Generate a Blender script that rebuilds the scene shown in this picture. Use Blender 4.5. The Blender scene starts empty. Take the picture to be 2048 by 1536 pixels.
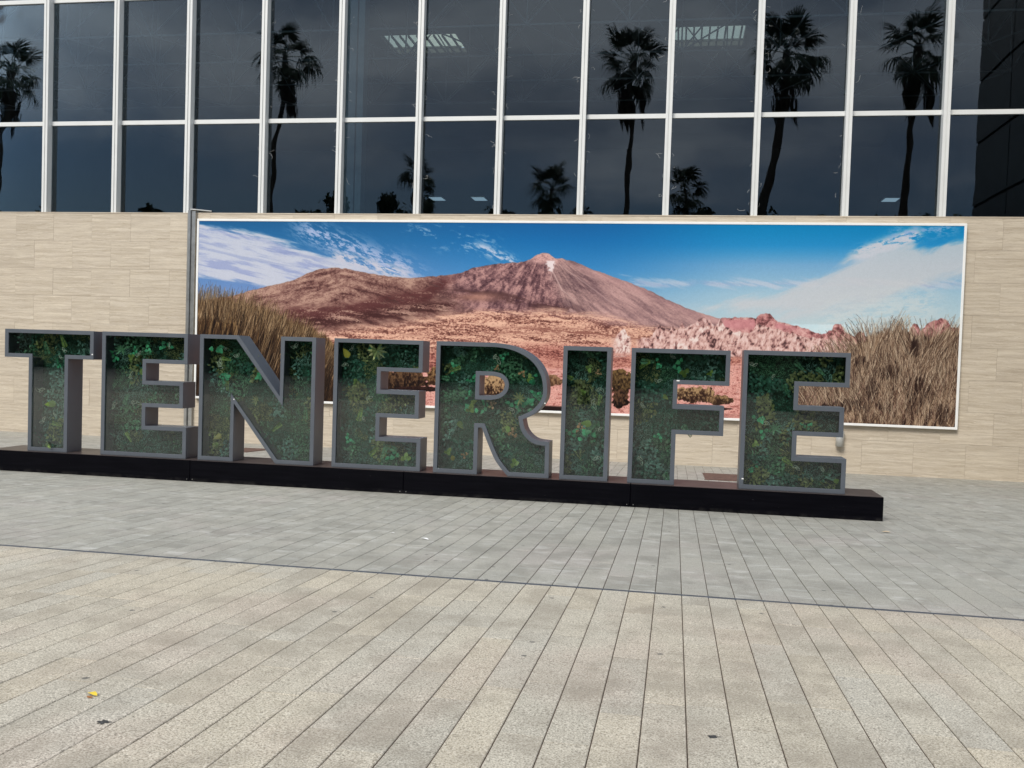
import bpy, bmesh, math, random
import numpy as np
from mathutils import Vector, Matrix
from mathutils.geometry import tessellate_polygon

random.seed(7)
np.random.seed(7)
scene = bpy.context.scene
col = scene.collection

# ------------------------------------------------------------------ camera
F_PX, CX, CY = 1874.2, 1025.14, 783.47          # for the 2048 x 1536 photograph
YAW, PIT, ROL = math.radians(-9.8532), math.radians(1.951), math.radians(1.8355)
GS = math.tan(math.radians(2.463))               # the plaza falls gently towards the wall
EYE = 1.6


def cam_matrix():
    cy, sy = math.cos(YAW), math.sin(YAW)
    cp, sp = math.cos(PIT), math.sin(PIT)
    cr, sr = math.cos(ROL), math.sin(ROL)
    B = np.array([[1, 0, 0], [0, 0, -1], [0, 1, 0]], float)
    Ry = np.array([[cy, -sy, 0], [sy, cy, 0], [0, 0, 1]])
    Rp = np.array([[1, 0, 0], [0, cp, -sp], [0, sp, cp]])
    Rr = np.array([[cr, -sr, 0], [sr, cr, 0], [0, 0, 1]])
    return Rr @ Rp @ B @ Ry


CM = cam_matrix()
cam_data = bpy.data.cameras.new('camera')
cam = bpy.data.objects.new('camera', cam_data)
col.objects.link(cam)
cam_data.sensor_width = 36
cam_data.lens = F_PX / 2048 * 36
cam_data.shift_x = -(CX - 1024) / 2048
cam_data.shift_y = (CY - 768) / 2048
cam_data.clip_start = 0.05
cam_data.clip_end = 2000
m3 = Matrix([[CM[0][i], -CM[1][i], -CM[2][i]] for i in range(3)])
cam.matrix_world = Matrix.Translation((0, 0, EYE)) @ m3.to_4x4()
scene.camera = cam

# ------------------------------------------------------------------ world and sun
SUN_EL, SUN_AZ = 40, 200                         # high sun behind thin cloud, from behind the camera
world = bpy.data.worlds.new('World')
scene.world = world
world.use_nodes = True
wn, wl = world.node_tree.nodes, world.node_tree.links
wn.clear()
sky = wn.new('ShaderNodeTexSky')
sky.sky_type = 'NISHITA'
sky.sun_disc = False
sky.sun_elevation = math.radians(SUN_EL)
sky.sun_rotation = math.radians(SUN_AZ)
tc = wn.new('ShaderNodeTexCoord')
mp = wn.new('ShaderNodeMapping')
mp.inputs['Scale'].default_value = (1, 1, 2.6)
nz = wn.new('ShaderNodeTexNoise')
nz.inputs['Scale'].default_value = 3.4
nz.inputs['Detail'].default_value = 7
nz.inputs['Roughness'].default_value = .55
nz.inputs['Distortion'].default_value = .4
sep = wn.new('ShaderNodeSeparateXYZ')
elev = wn.new('ShaderNodeMapRange')              # more blue gaps low in the sky
elev.inputs['From Min'].default_value = .15
elev.inputs['From Max'].default_value = .33
elev.inputs['To Min'].default_value = -.12
elev.inputs['To Max'].default_value = .45
add = wn.new('ShaderNodeMath'); add.operation = 'ADD'
rng = wn.new('ShaderNodeMapRange')
rng.interpolation_type = 'SMOOTHSTEP'
rng.inputs['From Min'].default_value = .32
rng.inputs['From Max'].default_value = .72
nz2 = wn.new('ShaderNodeTexNoise')
nz2.inputs['Scale'].default_value = 4.2
nz2.inputs['Detail'].default_value = 5
cr = wn.new('ShaderNodeValToRGB')
cr.color_ramp.elements[0].position = .36
cr.color_ramp.elements[0].color = (3.6, 4.2, 5.4, 1)
cr.color_ramp.elements[1].position = .62
cr.color_ramp.elements[1].color = (8.8, 9.0, 9.7, 1)
mix = wn.new('ShaderNodeMix'); mix.data_type = 'RGBA'
bg = wn.new('ShaderNodeBackground')
bg.inputs['Strength'].default_value = .10
wo = wn.new('ShaderNodeOutputWorld')
wl.new(tc.outputs['Generated'], mp.inputs['Vector'])
wl.new(mp.outputs[0], nz.inputs['Vector'])
wl.new(mp.outputs[0], nz2.inputs['Vector'])
wl.new(tc.outputs['Generated'], sep.inputs[0])
wl.new(sep.outputs['Z'], elev.inputs['Value'])
wl.new(nz.outputs['Fac'], add.inputs[0])
wl.new(elev.outputs[0], add.inputs[1])
wl.new(add.outputs[0], rng.inputs['Value'])
wl.new(nz2.outputs['Fac'], cr.inputs['Fac'])
wl.new(rng.outputs[0], mix.inputs[0])
dim = wn.new('ShaderNodeMix'); dim.data_type = 'RGBA'; dim.blend_type = 'MULTIPLY'
dim.inputs[0].default_value = 1
dim.inputs[7].default_value = (.34, .43, .54, 1)      # thin veil over the blue
wl.new(sky.outputs[0], dim.inputs[6])
wl.new(dim.outputs[2], mix.inputs[6])
wl.new(cr.outputs['Color'], mix.inputs[7])
wl.new(mix.outputs[2], bg.inputs['Color'])
wl.new(bg.outputs[0], wo.inputs['Surface'])

sd = bpy.data.lights.new('sun', 'SUN')
sd.energy = 2.3
sd.angle = math.radians(22)
sd.color = (1, .95, .88)
sun = bpy.data.objects.new('sun', sd)
col.objects.link(sun)
el, az = math.radians(SUN_EL), math.radians(SUN_AZ)
sdir = Vector((math.cos(el) * math.sin(az), math.cos(el) * math.cos(az), math.sin(el)))
sun.rotation_euler = sdir.to_track_quat('Z', 'Y').to_euler()
sun.location = (0, -10, 40)

scene.view_settings.view_transform = 'Standard'
scene.view_settings.look = 'None'
scene.view_settings.exposure = 0.45
scene.view_settings.gamma = 1
scene.view_settings.use_curve_mapping = False
scene.render.engine = 'CYCLES'
scene.cycles.max_bounces = 8
scene.cycles.transparent_max_bounces = 16
scene.cycles.use_denoising = True


# ------------------------------------------------------------------ helpers
def tag(o, label=None, cat=None, group=None, kind=None):
    if label: o['label'] = label
    if cat: o['category'] = cat
    if group: o['group'] = group
    if kind: o['kind'] = kind
    return o


def empty(name, loc=(0, 0, 0)):
    o = bpy.data.objects.new(name, None)
    o.location = loc
    o.empty_display_size = .2
    col.objects.link(o)
    return o


class MB:
    """collects polygons, builds one mesh object"""
    def __init__(s):
        s.v, s.f, s.sm = [], [], []

    def poly(s, pts, smooth=False):
        n = len(s.v)
        s.v += [tuple(p) for p in pts]
        s.f.append(list(range(n, n + len(pts))))
        s.sm.append(smooth)

    def box(s, x0, x1, y0, y1, z0, z1):
        n = len(s.v)
        s.v += [(x, y, z) for z in (z0, z1) for y in (y0, y1) for x in (x0, x1)]
        for q in ((0, 2, 3, 1), (4, 5, 7, 6), (0, 1, 5, 4), (2, 6, 7, 3), (0, 4, 6, 2), (1, 3, 7, 5)):
            s.f.append([n + i for i in q]); s.sm.append(False)

    def tube(s, a, b, r0, r1=None, n=6, cap=True):
        r1 = r0 if r1 is None else r1
        a, b = Vector(a), Vector(b)
        d = (b - a).normalized()
        u = d.orthogonal().normalized(); w = d.cross(u)
        k = len(s.v)
        for c, r in ((a, r0), (b, r1)):
            for i in range(n):
                t = 2 * math.pi * i / n
                s.v.append(tuple(c + u * math.cos(t) * r + w * math.sin(t) * r))
        for i in range(n):
            j = (i + 1) % n
            s.f.append([k + i, k + j, k + n + j, k + n + i]); s.sm.append(True)
        if cap:
            s.f.append([k + i for i in range(n)][::-1]); s.f.append([k + n + i for i in range(n)]); s.sm += [False, False]

    def path(s, pts, rad, n=8):
        k = len(s.v)
        for i, p in enumerate(pts):
            p = Vector(p)
            d = (Vector(pts[min(i + 1, len(pts) - 1)]) - Vector(pts[max(i - 1, 0)])).normalized()
            u = d.cross(Vector((0.13, 1, 0.07))).normalized(); w = d.cross(u)
            for j in range(n):
                t = 2 * math.pi * j / n
                s.v.append(tuple(p + u * math.cos(t) * rad[i] + w * math.sin(t) * rad[i]))
        for i in range(len(pts) - 1):
            for j in range(n):
                jj = (j + 1) % n
                s.f.append([k + i * n + j, k + i * n + jj, k + (i + 1) * n + jj, k + (i + 1) * n + j]); s.sm.append(True)

    def mesh(s, name, mat=None):
        me = bpy.data.meshes.new(name)
        me.from_pydata(s.v, [], s.f)
        me.polygons.foreach_set('use_smooth', s.sm)
        if mat:
            for m in (mat if isinstance(mat, (list, tuple)) else [mat]):
                me.materials.append(m)
        me.update()
        return me

    def build(s, name, mat=None, parent=None, loc=None, bevel=0, fix=False):
        me = s.mesh(name, mat)
        if bevel or fix:
            bm = bmesh.new(); bm.from_mesh(me)
            bmesh.ops.remove_doubles(bm, verts=bm.verts, dist=1e-5)
            bmesh.ops.recalc_face_normals(bm, faces=bm.faces)
            if bevel:
                bmesh.ops.bevel(bm, geom=[e for e in bm.edges if e.is_manifold and e.calc_face_angle(0) > .5], offset=bevel, segments=1, affect='EDGES', clamp_overlap=True)
            bm.to_mesh(me); bm.free()
        return link(name, me, parent, loc)


def link(name, me, parent=None, loc=None):
    o = bpy.data.objects.new(name, me)
    col.objects.link(o)
    if parent is not None: o.parent = parent
    if loc is not None: o.location = loc
    return o


# ------------------------------------------------------------------ material helpers
class NT:
    def __init__(s, name):
        s.m = bpy.data.materials.new(name)
        s.m.use_nodes = True
        s.n, s.l = s.m.node_tree.nodes, s.m.node_tree.links
        s.n.clear()
        s.out = s.n.new('ShaderNodeOutputMaterial')

    def node(s, typ, ins=None, **kw):
        x = s.n.new(typ)
        for k, v in kw.items(): setattr(x, k, v)
        for k, v in (ins or {}).items():
            if hasattr(v, 'bl_idname') or isinstance(v, bpy.types.NodeSocket):
                s.l.new(v, x.inputs[k])
            else:
                x.inputs[k].default_value = v
        return x

    def math(s, op, a, b=0.0, c=None, clamp=False):
        x = s.n.new('ShaderNodeMath'); x.operation = op; x.use_clamp = clamp
        for i, v in enumerate((a, b) if c is None else (a, b, c)):
            if isinstance(v, bpy.types.NodeSocket): s.l.new(v, x.inputs[i])
            else: x.inputs[i].default_value = v
        return x.outputs[0]

    def mix(s, fac, a, b, mode='MIX'):
        x = s.n.new('ShaderNodeMix'); x.data_type = 'RGBA'; x.blend_type = mode
        for i, v in ((0, fac), (6, a), (7, b)):
            if isinstance(v, bpy.types.NodeSocket): s.l.new(v, x.inputs[i])
            else: x.inputs[i].default_value = v if i == 0 else (*v[:3], 1)
        return x.outputs[2]

    def rngm(s, v, a, b, c, d, smooth=False):
        x = s.node('ShaderNodeMapRange', {'Value': v, 'From Min': a, 'From Max': b, 'To Min': c, 'To Max': d})
        if smooth: x.interpolation_type = 'SMOOTHSTEP'
        return x.outputs[0]

    def noise(s, vec, scale, detail=4, rough=.5, dist=0.0):
        return s.node('ShaderNodeTexNoise', {'Vector': vec, 'Scale': scale, 'Detail': detail, 'Roughness': rough, 'Distortion': dist}).outputs['Fac']

    def vec(s, v, scale=(1, 1, 1), loc=None):
        x = s.node('ShaderNodeMapping', {'Vector': v, 'Scale': scale})
        if loc is not None:
            if isinstance(loc, bpy.types.NodeSocket): s.l.new(loc, x.inputs['Location'])
            else: x.inputs['Location'].default_value = loc
        return x.outputs[0]

    def pbr(s, color, rough=.5, metal=0.0, spec=.5, bump=None, bstr=.2, bdist=.01, coat=0):
        p = s.node('ShaderNodeBsdfPrincipled')
        for k, v in (('Base Color', color), ('Roughness', rough), ('Metallic', metal), ('Specular IOR Level', spec), ('Coat Weight', coat)):
            if isinstance(v, bpy.types.NodeSocket): s.l.new(v, p.inputs[k])
            else: p.inputs[k].default_value = (*v[:3], 1) if k == 'Base Color' else v
        if bump is not None:
            b = s.node('ShaderNodeBump', {'Height': bump, 'Strength': bstr, 'Distance': bdist})
            s.l.new(b.outputs[0], p.inputs['Normal'])
        s.l.new(p.outputs[0], s.out.inputs['Surface'])
        return s.m


def simple(name, c, rough=.5, metal=0., spec=.5, var=.08, scale=6, coat=0):
    t = NT(name)
    oc = t.node('ShaderNodeTexCoord').outputs['Object']
    n = t.noise(oc, scale, 5)
    cc = t.mix(t.rngm(n, .35, .65, 0, 1), tuple(x * (1 - var) for x in c), tuple(min(1, x * (1 + var)) for x in c))
    return t.pbr(cc, rough, metal, spec, coat=coat)


def srgb(r, g, b):
    f = lambda x: x / 255 / 12.92 if x / 255 <= .04045 else ((x / 255 + .055) / 1.055) ** 2.4
    return (f(r), f(g), f(b))


# --- travertine cladding: horizontal wavy beds, each tile its own piece of stone
def make_travertine():
    t = NT('travertine')
    oc = t.node('ShaderNodeTexCoord').outputs['Object']
    rnd = t.node('ShaderNodeObjectInfo').outputs['Random']
    off = t.node('ShaderNodeCombineXYZ', {'X': t.math('MULTIPLY', rnd, 37.0), 'Y': t.math('MULTIPLY', rnd, 11.0), 'Z': t.math('MULTIPLY', rnd, 91.0)}).outputs[0]
    v = t.node('ShaderNodeVectorMath', {0: oc, 1: off}, operation='ADD').outputs[0]
    # warp the beds vertically
    w = t.noise(t.vec(v, (1.5, 1, 5)), 1.6, 4, .6)
    sp = t.node('ShaderNodeSeparateXYZ', {0: v})
    z = t.math('ADD', sp.outputs['Z'], t.math('MULTIPLY', w, .12))
    bv = t.node('ShaderNodeCombineXYZ', {'X': t.math('MULTIPLY', sp.outputs['X'], .55), 'Y': sp.outputs['Y'], 'Z': t.math('MULTIPLY', z, 16.0)}).outputs[0]
    beds = t.noise(bv, 1.0, 7, .68, .25)
    fine = t.noise(t.node('ShaderNodeVectorMath', {0: bv, 1: (2.2, 1, 3.6)}, operation='MULTIPLY').outputs[0], 1.6, 4, .7)
    blot = t.noise(t.vec(v, (2.2, 2.2, 5)), 1.0, 3)
    ln = t.noise(t.node('ShaderNodeVectorMath', {0: bv, 1: (.8, 1, 1.5)}, operation='MULTIPLY').outputs[0], 1.15, 3, .55, .3)
    line = t.rngm(t.math('ABSOLUTE', t.math('SUBTRACT', ln, .5)), .0, .022, 1, 0)
    line2 = t.rngm(t.math('ABSOLUTE', t.math('SUBTRACT', ln, .58)), .0, .02, 1, 0)
    a = t.mix(t.rngm(beds, .3, .7, 0, 1, True), (.385, .32, .235), (.60, .525, .41))
    a = t.mix(t.rngm(fine, .42, .75, 0, .45), a, (.68, .615, .505))
    a = t.mix(t.rngm(fine, .42, .28, 0, .45), a, (.30, .24, .175))
    a = t.mix(t.math('MULTIPLY', line, .42), a, (.27, .215, .155))
    a = t.mix(t.math('MULTIPLY', line2, .45), a, (.72, .66, .56))
    a = t.mix(t.rngm(blot, .3, .7, 0, .3), a, (.45, .39, .32))
    tone = t.rngm(t.math('FRACT', t.math('MULTIPLY', rnd, 17.3)), 0, 1, .95, 1.02)
    a = t.mix(1.0, a, t.node('ShaderNodeCombineColor', {0: tone, 1: tone, 2: tone}).outputs[0], 'MULTIPLY')
    return t.pbr(a, .42, 0, .4, bump=fine, bstr=.15, bdist=.004)


# --- granite paving: beige near strip, grey strip by the wall
def make_granite(name, base, dark, light, tintA, tintB, dirt, dirtc, lightdirt=0, sp=230):
    t = NT(name)
    geo = t.node('ShaderNodeNewGeometry')
    pos = geo.outputs['Position']
    rnd = t.math('FRACT', t.math('ADD', t.node('ShaderNodeObjectInfo').outputs['Random'], t.math('MULTIPLY', geo.outputs['Random Per Island'], 3.7)))
    rb = t.math('FRACT', t.math('MULTIPLY', rnd, 29.7))
    r3 = t.math('FRACT', t.math('MULTIPLY', rnd, 101.3))
    c = t.mix(rnd, tintA, tintB)
    c = t.mix(t.rngm(t.noise(pos, .55, 4, .6), .35, .65, 0, .6), c, base)
    pk = t.noise(t.vec(pos, (1, .7, 1), (31, 7, 0)), .7, 4, .6)
    c = t.mix(t.rngm(pk, .52, .66, 0, .55), c, (base[0] * 1.06, base[1] * .955, base[2] * 1.0))
    tone = t.rngm(rb, 0, 1, .94, 1.05)
    c = t.mix(1.0, c, t.node('ShaderNodeCombineColor', {0: tone, 1: tone, 2: tone}).outputs[0], 'MULTIPLY')
    s1 = t.noise(pos, sp, 3, .75)
    s2 = t.noise(pos, sp * .45, 3, .7)
    c = t.mix(t.rngm(s1, .5, .64, 0, .9), c, light)
    c = t.mix(t.rngm(s1, .47, .34, 0, .95), c, dark)
    c = t.mix(t.rngm(s2, .44, .32, 0, .45), c, dark)
    # soft traffic grime, different on every slab
    off = t.node('ShaderNodeCombineXYZ', {'X': t.math('MULTIPLY', r3, 5.0)}).outputs[0]
    gv = t.node('ShaderNodeVectorMath', {0: pos, 1: off}, operation='ADD').outputs[0]
    g = t.noise(t.vec(gv, (1.3, 1, 1)), 1.9, 5, .6)
    c = t.mix(t.rngm(g, .47, .62, 0, dirt), c, dirtc)
    g2 = t.noise(t.vec(pos, (1, 1.6, 1)), .8, 6, .62)
    c = t.mix(t.rngm(g2, .5, .7, 0, dirt * .8), c, dirtc)
    if lightdirt:
        g3 = t.noise(t.vec(gv, (1.5, 3.5, 1)), 1.7, 5, .65)
        c = t.mix(t.rngm(g3, .54, .72, 0, lightdirt), c, (.62, .62, .58))
    # rare dark gum spots
    vo = t.node('ShaderNodeTexVoronoi', {'Vector': pos, 'Scale': 1.35, 'Randomness': 1}, voronoi_dimensions='2D')
    d = t.math('ADD', vo.outputs['Distance'], t.math('MULTIPLY', t.math('SUBTRACT', t.noise(pos, 60, 2), .5), .03))
    pick = t.math('GREATER_THAN', t.node('ShaderNodeSeparateColor', {0: vo.outputs['Color']}).outputs[0], .72)
    spot = t.math('MULTIPLY', t.rngm(d, .032, .020, 0, .8), pick)
    c = t.mix(spot, c, (.08, .08, .075))
    return t.pbr(c, .62, 0, .35, bump=s1, bstr=.12, bdist=.002)


M = {}
M['travertine'] = make_travertine()
M['granite_beige'] = make_granite('beige_granite', (.44, .398, .305), (.10, .092, .072), (.72, .68, .57), (.485, .425, .315), (.41, .393, .335), .45, (.25, .22, .17), sp=105)
M['granite_grey'] = make_granite('grey_granite', (.36, .352, .305), (.165, .16, .135), (.49, .48, .425), (.36, .345, .29), (.345, .34, .295), .5, (.205, .20, .17), .5, sp=130)
M['joint'] = simple('dark_joint_sand', (.075, .055, .042), .95, spec=.1, scale=30, var=.4)
M['slate'] = simple('slate_strip', (.06, .07, .085), .55, scale=20, var=.25)
M['asphalt'] = simple('plaza_concrete', (.33, .31, .27), .9, scale=.6, var=.2)
M['alu'] = simple('pale_painted_aluminium', (.66, .67, .65), .35, scale=1.5, var=.03)
M['white_frame'] = simple('white_frame_paint', (.78, .78, .75), .35, scale=3, var=.03)
M['steel'] = simple('brushed_steel_cover', (.42, .42, .40), .28, metal=.8, scale=4, var=.15)
M['rust'] = simple('rust_steel', (.115, .062, .045), .75, scale=9, var=.35)
M['lamp_body'] = simple('wall_lamp_body', (.5, .5, .47), .35, metal=.3)
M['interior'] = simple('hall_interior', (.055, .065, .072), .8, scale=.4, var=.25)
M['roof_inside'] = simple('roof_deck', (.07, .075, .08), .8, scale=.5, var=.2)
M['truss'] = simple('white_truss_paint', (.38, .39, .39), .5)
M['column'] = simple('interior_column', (.22, .27, .29), .5)
M['wing'] = simple('dark_cladding', (.012, .018, .022), .45, scale=.4, var=.3)
M['wing_joint'] = simple('black_cladding_joint', (.003, .003, .004), .9)
M['concrete'] = simple('render_backing', (.50, .43, .33), .9)


def make_emit(name, c, s):
    t = NT(name)
    e = t.node('ShaderNodeEmission', {'Color': (*c, 1), 'Strength': s})
    t.l.new(e.outputs[0], t.out.inputs['Surface'])
    return t.m


M['lamp'] = make_emit('office_lamp_light', (.75, .9, 1), .5)


# glass: clear sheets that reflect by their angle and let the rest through
def make_glass(name, tint, ior=1.5, wave=0.0, boost=1.0, rough=0.0, coat=(1, 1, 1)):
    t = NT(name)
    fr = t.node('ShaderNodeFresnel', {'IOR': ior})
    fac = t.math('MULTIPLY', fr.outputs[0], boost, clamp=True)
    gl = t.node('ShaderNodeBsdfGlossy', {'Roughness': rough, 'Color': (*coat, 1)})
    tr = t.node('ShaderNodeBsdfTransparent', {'Color': (*tint, 1)})
    if wave:
        oc = t.node('ShaderNodeNewGeometry').outputs['Position']
        b = t.node('ShaderNodeBump', {'Height': t.noise(oc, .9, 1), 'Strength': wave, 'Distance': .014})
        t.l.new(b.outputs[0], gl.inputs['Normal'])
    mx = t.node('ShaderNodeMixShader', {0: fac, 1: tr.outputs[0], 2: gl.outputs[0]})
    t.l.new(mx.outputs[0], t.out.inputs['Surface'])
    return t.m


M['facade_glass'] = make_glass('tinted_facade_glass', (.58, .66, .70), 1.5, .25, 1.3, coat=(.86, .93, .97))
M['letter_glass'] = make_glass('letter_glass', (.90, .95, .93), 1.5, .1, .8)


def make_letter_metal():
    t = NT('grey_letter_metal')
    oc = t.node('ShaderNodeTexCoord').outputs['Object']
    n = t.noise(oc, 2.5, 5, .6)
    c = t.mix(t.rngm(n, .35, .65, 0, 1), (.074, .086, .103), (.084, .097, .114))
    r = t.rngm(n, .3, .7, .36, .46)
    return t.pbr(c, r, 0, .5)


M['letter_metal'] = make_letter_metal()


def make_plinth():
    t = NT('black_painted_plinth')
    oc = t.node('ShaderNodeTexCoord').outputs['Object']
    n = t.noise(t.vec(oc, (.5, 1, 8)), 3, 6, .65)
    c = t.mix(t.rngm(n, .4, .7, 0, 1), (.0010, .0010, .0024), (.003, .003, .005))
    sc = t.noise(t.vec(oc, (3, 6, 30)), 6, 3, .6)
    c = t.mix(t.rngm(sc, .745, .78, 0, .6), c, (.16, .16, .17))
    nn = t.noise(oc, 55, 2)
    c = t.mix(t.rngm(nn, .79, .81, 0, .8), c, (.4, .4, .4))
    geo = t.node('ShaderNodeNewGeometry')
    up = t.node('ShaderNodeSeparateXYZ', {0: geo.outputs['Normal']}).outputs['Z']
    zz = t.node('ShaderNodeSeparateXYZ', {0: oc}).outputs['Z']
    foot = t.math('MULTIPLY', t.rngm(zz, .03, .10, .55, 0), t.rngm(t.noise(oc, 7, 6, .7), .46, .66, 0, 1))
    c = t.mix(foot, c, (.045, .043, .04))       # splashed dust and shoe marks along the foot
    top_sheen = t.math('MULTIPLY', t.rngm(up, .5, .9, 0, 1), t.rngm(t.noise(oc, 2.2, 6, .6), .3, .7, .55, 1))
    c = t.mix(top_sheen, c, (.075, .060, .055))        # brownish reflection on the top face, painted into the colour
    return t.pbr(c, .3, 0, .07)


M['plinth'] = make_plinth()

# ------------------------------------------------------------------ ground
Y_EDGE = 8.03            # dark strip between the beige and the grey paving
WALL_Y = 25.8
JX0, JW = -.106, .2225   # joints run straight towards the wall
TH = .05

pave = MB()
pave.box(-60, 40, -1, 26.4, -.25, -.006)
pavement = pave.build('plaza_pavement', M['joint'])
tag(pavement, kind='structure')
pavement.rotation_euler = (-math.radians(2.463), 0, 0)

back = MB()
back.box(-160, 140, -190, -1.0, -.4, .043)
bo = back.build('ground', M['asphalt'])
tag(bo, kind='structure')
sideg = MB()
sideg.box(-160, -60.01, -1, 26.4, -1.8, -1.2)
sideg.box(40.01, 140, -1, 26.4, -1.8, -1.2)
sideg.box(-160, 140, 26.41, 190, -1.8, -1.2)
sg = sideg.build('terrain', M['asphalt'])
tag(sg, kind='structure')


def frustum(x, y, marg=60):
    v = CM @ np.array([x, y, -GS * y - EYE])
    if v[2] < .3: return False
    u, w = F_PX * v[0] / v[2] + CX, F_PX * v[1] / v[2] + CY
    return -marg < u < 2048 + marg and w < 1536 + marg * 1.5


slabs = []
for k in range(-110, 60):
    x0, x1 = JX0 + k * JW + .0028, JX0 + (k + 1) * JW - .0028
    xm = (x0 + x1) / 2
    rs = random.Random(k * 13 + 5)
    y = Y_EDGE + .035
    ln = rs.choice([.45, .62, .95, 1.1, 1.29, .30])
    while y < WALL_Y + .05:
        y1 = min(y + ln, WALL_Y + .2)
        slabs.append((x0, x1, y + .0016, y1 - .0016, 1))
        y = y1; ln = 1.29
    y = Y_EDGE - .035
    ln = rs.choice([.35, .55, .8, 1.1])
    while y > -1:
        y0 = y - ln
        slabs.append((x0, x1, max(y0, -.98) + .0013, y - .0013, 0))
        y = y0; ln = rs.choice([.86, 1.1, 1.29, 1.29])


def slab_geo(mb, x0, x1, y0, y1, z=0.0):
    b = .0035
    n = len(mb.v)
    mb.v += [(x0, y0, z - TH), (x1, y0, z - TH), (x1, y1, z - TH), (x0, y1, z - TH),
             (x0, y0, z - b), (x1, y0, z - b), (x1, y1, z - b), (x0, y1, z - b),
             (x0 + b, y0 + b * .4, z), (x1 - b, y0 + b * .4, z), (x1 - b, y1 - b * .4, z), (x0 + b, y1 - b * .4, z)]
    for r in (0, 4):
        for i in range(4):
            j = (i + 1) % 4
            mb.f.append([n + r + i, n + r + j, n + r + 4 + j, n + r + 4 + i]); mb.sm.append(False)
    mb.f.append([n + 8, n + 9, n + 10, n + 11]); mb.sm.append(False)


def slab_size(s):
    ym = max(2.5, (s[2] + s[3]) / 2)
    k = 1.0 if frustum((s[0] + s[1]) / 2, ym, 0) else 0.0
    return k * (s[3] - s[2]) / ym ** 3


slabs.sort(key=slab_size, reverse=True)
cache = {}
for s in slabs[:300]:
    x0, x1, y0, y1, g = s
    key = (round(y1 - y0, 3), g)
    if key not in cache:
        mb = MB(); slab_geo(mb, -(x1 - x0) / 2, (x1 - x0) / 2, -(y1 - y0) / 2, (y1 - y0) / 2)
        cache[key] = mb.mesh('paving_slab', M['granite_grey'] if g else M['granite_beige'])
    link('paving_slab', cache[key], pavement, ((x0 + x1) / 2, (y0 + y1) / 2, random.uniform(-.0012, .0012)))
for g, nm in ((1, 'paving_slabs_far'), (0, 'paving_slabs_side')):
    mb = MB()
    for s in slabs[300:]:
        if s[4] == g: slab_geo(mb, *s[:4], z=random.uniform(-.001, .001))
    if mb.f:
        o = mb.build('paving_field', M['granite_grey'] if g else M['granite_beige'], pavement)
        tag(o, kind='stuff')
mb = MB(); mb.box(-26, 14, Y_EDGE - .034, Y_EDGE + .034, -.03, -.001)
mb.build('drain_strip', M['slate'], pavement, bevel=.002)

# ------------------------------------------------------------------ travertine wall
Z_TOP = 5.61
wall = empty('travertine_wall', (-5, WALL_Y, -1.15))
tag(wall, 'long low wall clad in beige travertine slabs below the dark windows', 'wall')
W0 = Vector((-5, WALL_Y, -1.15))


def wchild(mb, name, mat, root, o0, **kw):
    mb.v = [(a - o0[0], b - o0[1], c - o0[2]) for a, b, c in mb.v]
    return mb.build(name, mat, root, **kw)


mb = MB(); mb.box(-34, 12, WALL_Y + .035, WALL_Y + .24, -1.5, Z_TOP - .01)
wchild(mb, 'wall_core', M['concrete'], wall, W0)
mb = MB(); mb.box(-34, 12, WALL_Y - .012, WALL_Y + .25, Z_TOP, Z_TOP + .03)
wchild(mb, 'coping', M['travertine'], wall, W0, bevel=.004)
TW, TH2 = 1.28, .832
tcache = {}
rows = [Z_TOP - i * TH2 for i in range(10)]
POST = -14.35
for r in range(9):
    z1, z0 = rows[r] - .003, max(rows[r + 1], -1.5)
    xoff = -20.08 if r % 2 == 0 else -19.44
    for k in range(-9, 25):
        x0 = xoff + k * TW; x1 = x0 + TW
        # the mural and the post cover part of the wall: cut or leave out what they hide
        if x0 > -13.2 and x1 < 6.3 and z0 > 1.0 and z1 < 5.0: continue
        if x0 < POST < x1: pieces = [(x0, POST), (POST + .006, x1)]
        else: pieces = [(x0, x1)]
        for a, b in pieces:
            if b > 11.9 or a < -33: continue
            w, h = round(b - a - .003, 3), round(z1 - z0, 3)
            if (w, h) not in tcache:
                t_ = MB(); t_.box(-w / 2, w / 2, 0, .03, -h / 2, h / 2)
                me = t_.mesh('stone_slab', M['travertine'])
                bm = bmesh.new(); bm.from_mesh(me)
                bmesh.ops.bevel(bm, geom=bm.edges[:], offset=.001, segments=1, affect='EDGES')
                bm.to_mesh(me); bm.free()
                tcache[(w, h)] = me
            link('stone_slab', tcache[(w, h)], wall, ((a + b) / 2 - W0.x, random.uniform(-.003, .002), (z0 + z1) / 2 - W0.z))

# ------------------------------------------------------------------ steel post beside the mural
post = empty('steel_cover_post', (-14.22, WALL_Y, -1.15))
tag(post, 'slim brushed steel channel running up the stone wall at the left edge of the mural', 'post')
P0 = (-14.22, WALL_Y, -1.15)
mb = MB(); mb.box(-14.375, -14.31, WALL_Y - .06, WALL_Y - .004, -1.15, 5.63)
wchild(mb, 'left_flange', M['steel'], post, P0, bevel=.004)
mb = MB(); mb.box(-14.31, -14.23, WALL_Y - .16, WALL_Y - .004, -1.15, 5.70)
wchild(mb, 'channel', M['steel'], post, P0, bevel=.012)
mb = MB(); mb.box(-14.225, -14.10, WALL_Y - .10, WALL_Y - .004, -1.15, 5.68)
wchild(mb, 'right_flange', M['steel'], post, P0, bevel=.006)
mb = MB()
pts = [(-14.24, WALL_Y - .15), (-14.10, WALL_Y - .10), (-13.75, WALL_Y + .2), (-14.24, WALL_Y + .2)]
mb.poly([(x, y, 5.71) for x, y in pts]); mb.poly([(x, y, 5.735) for x, y in pts][::-1])
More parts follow.
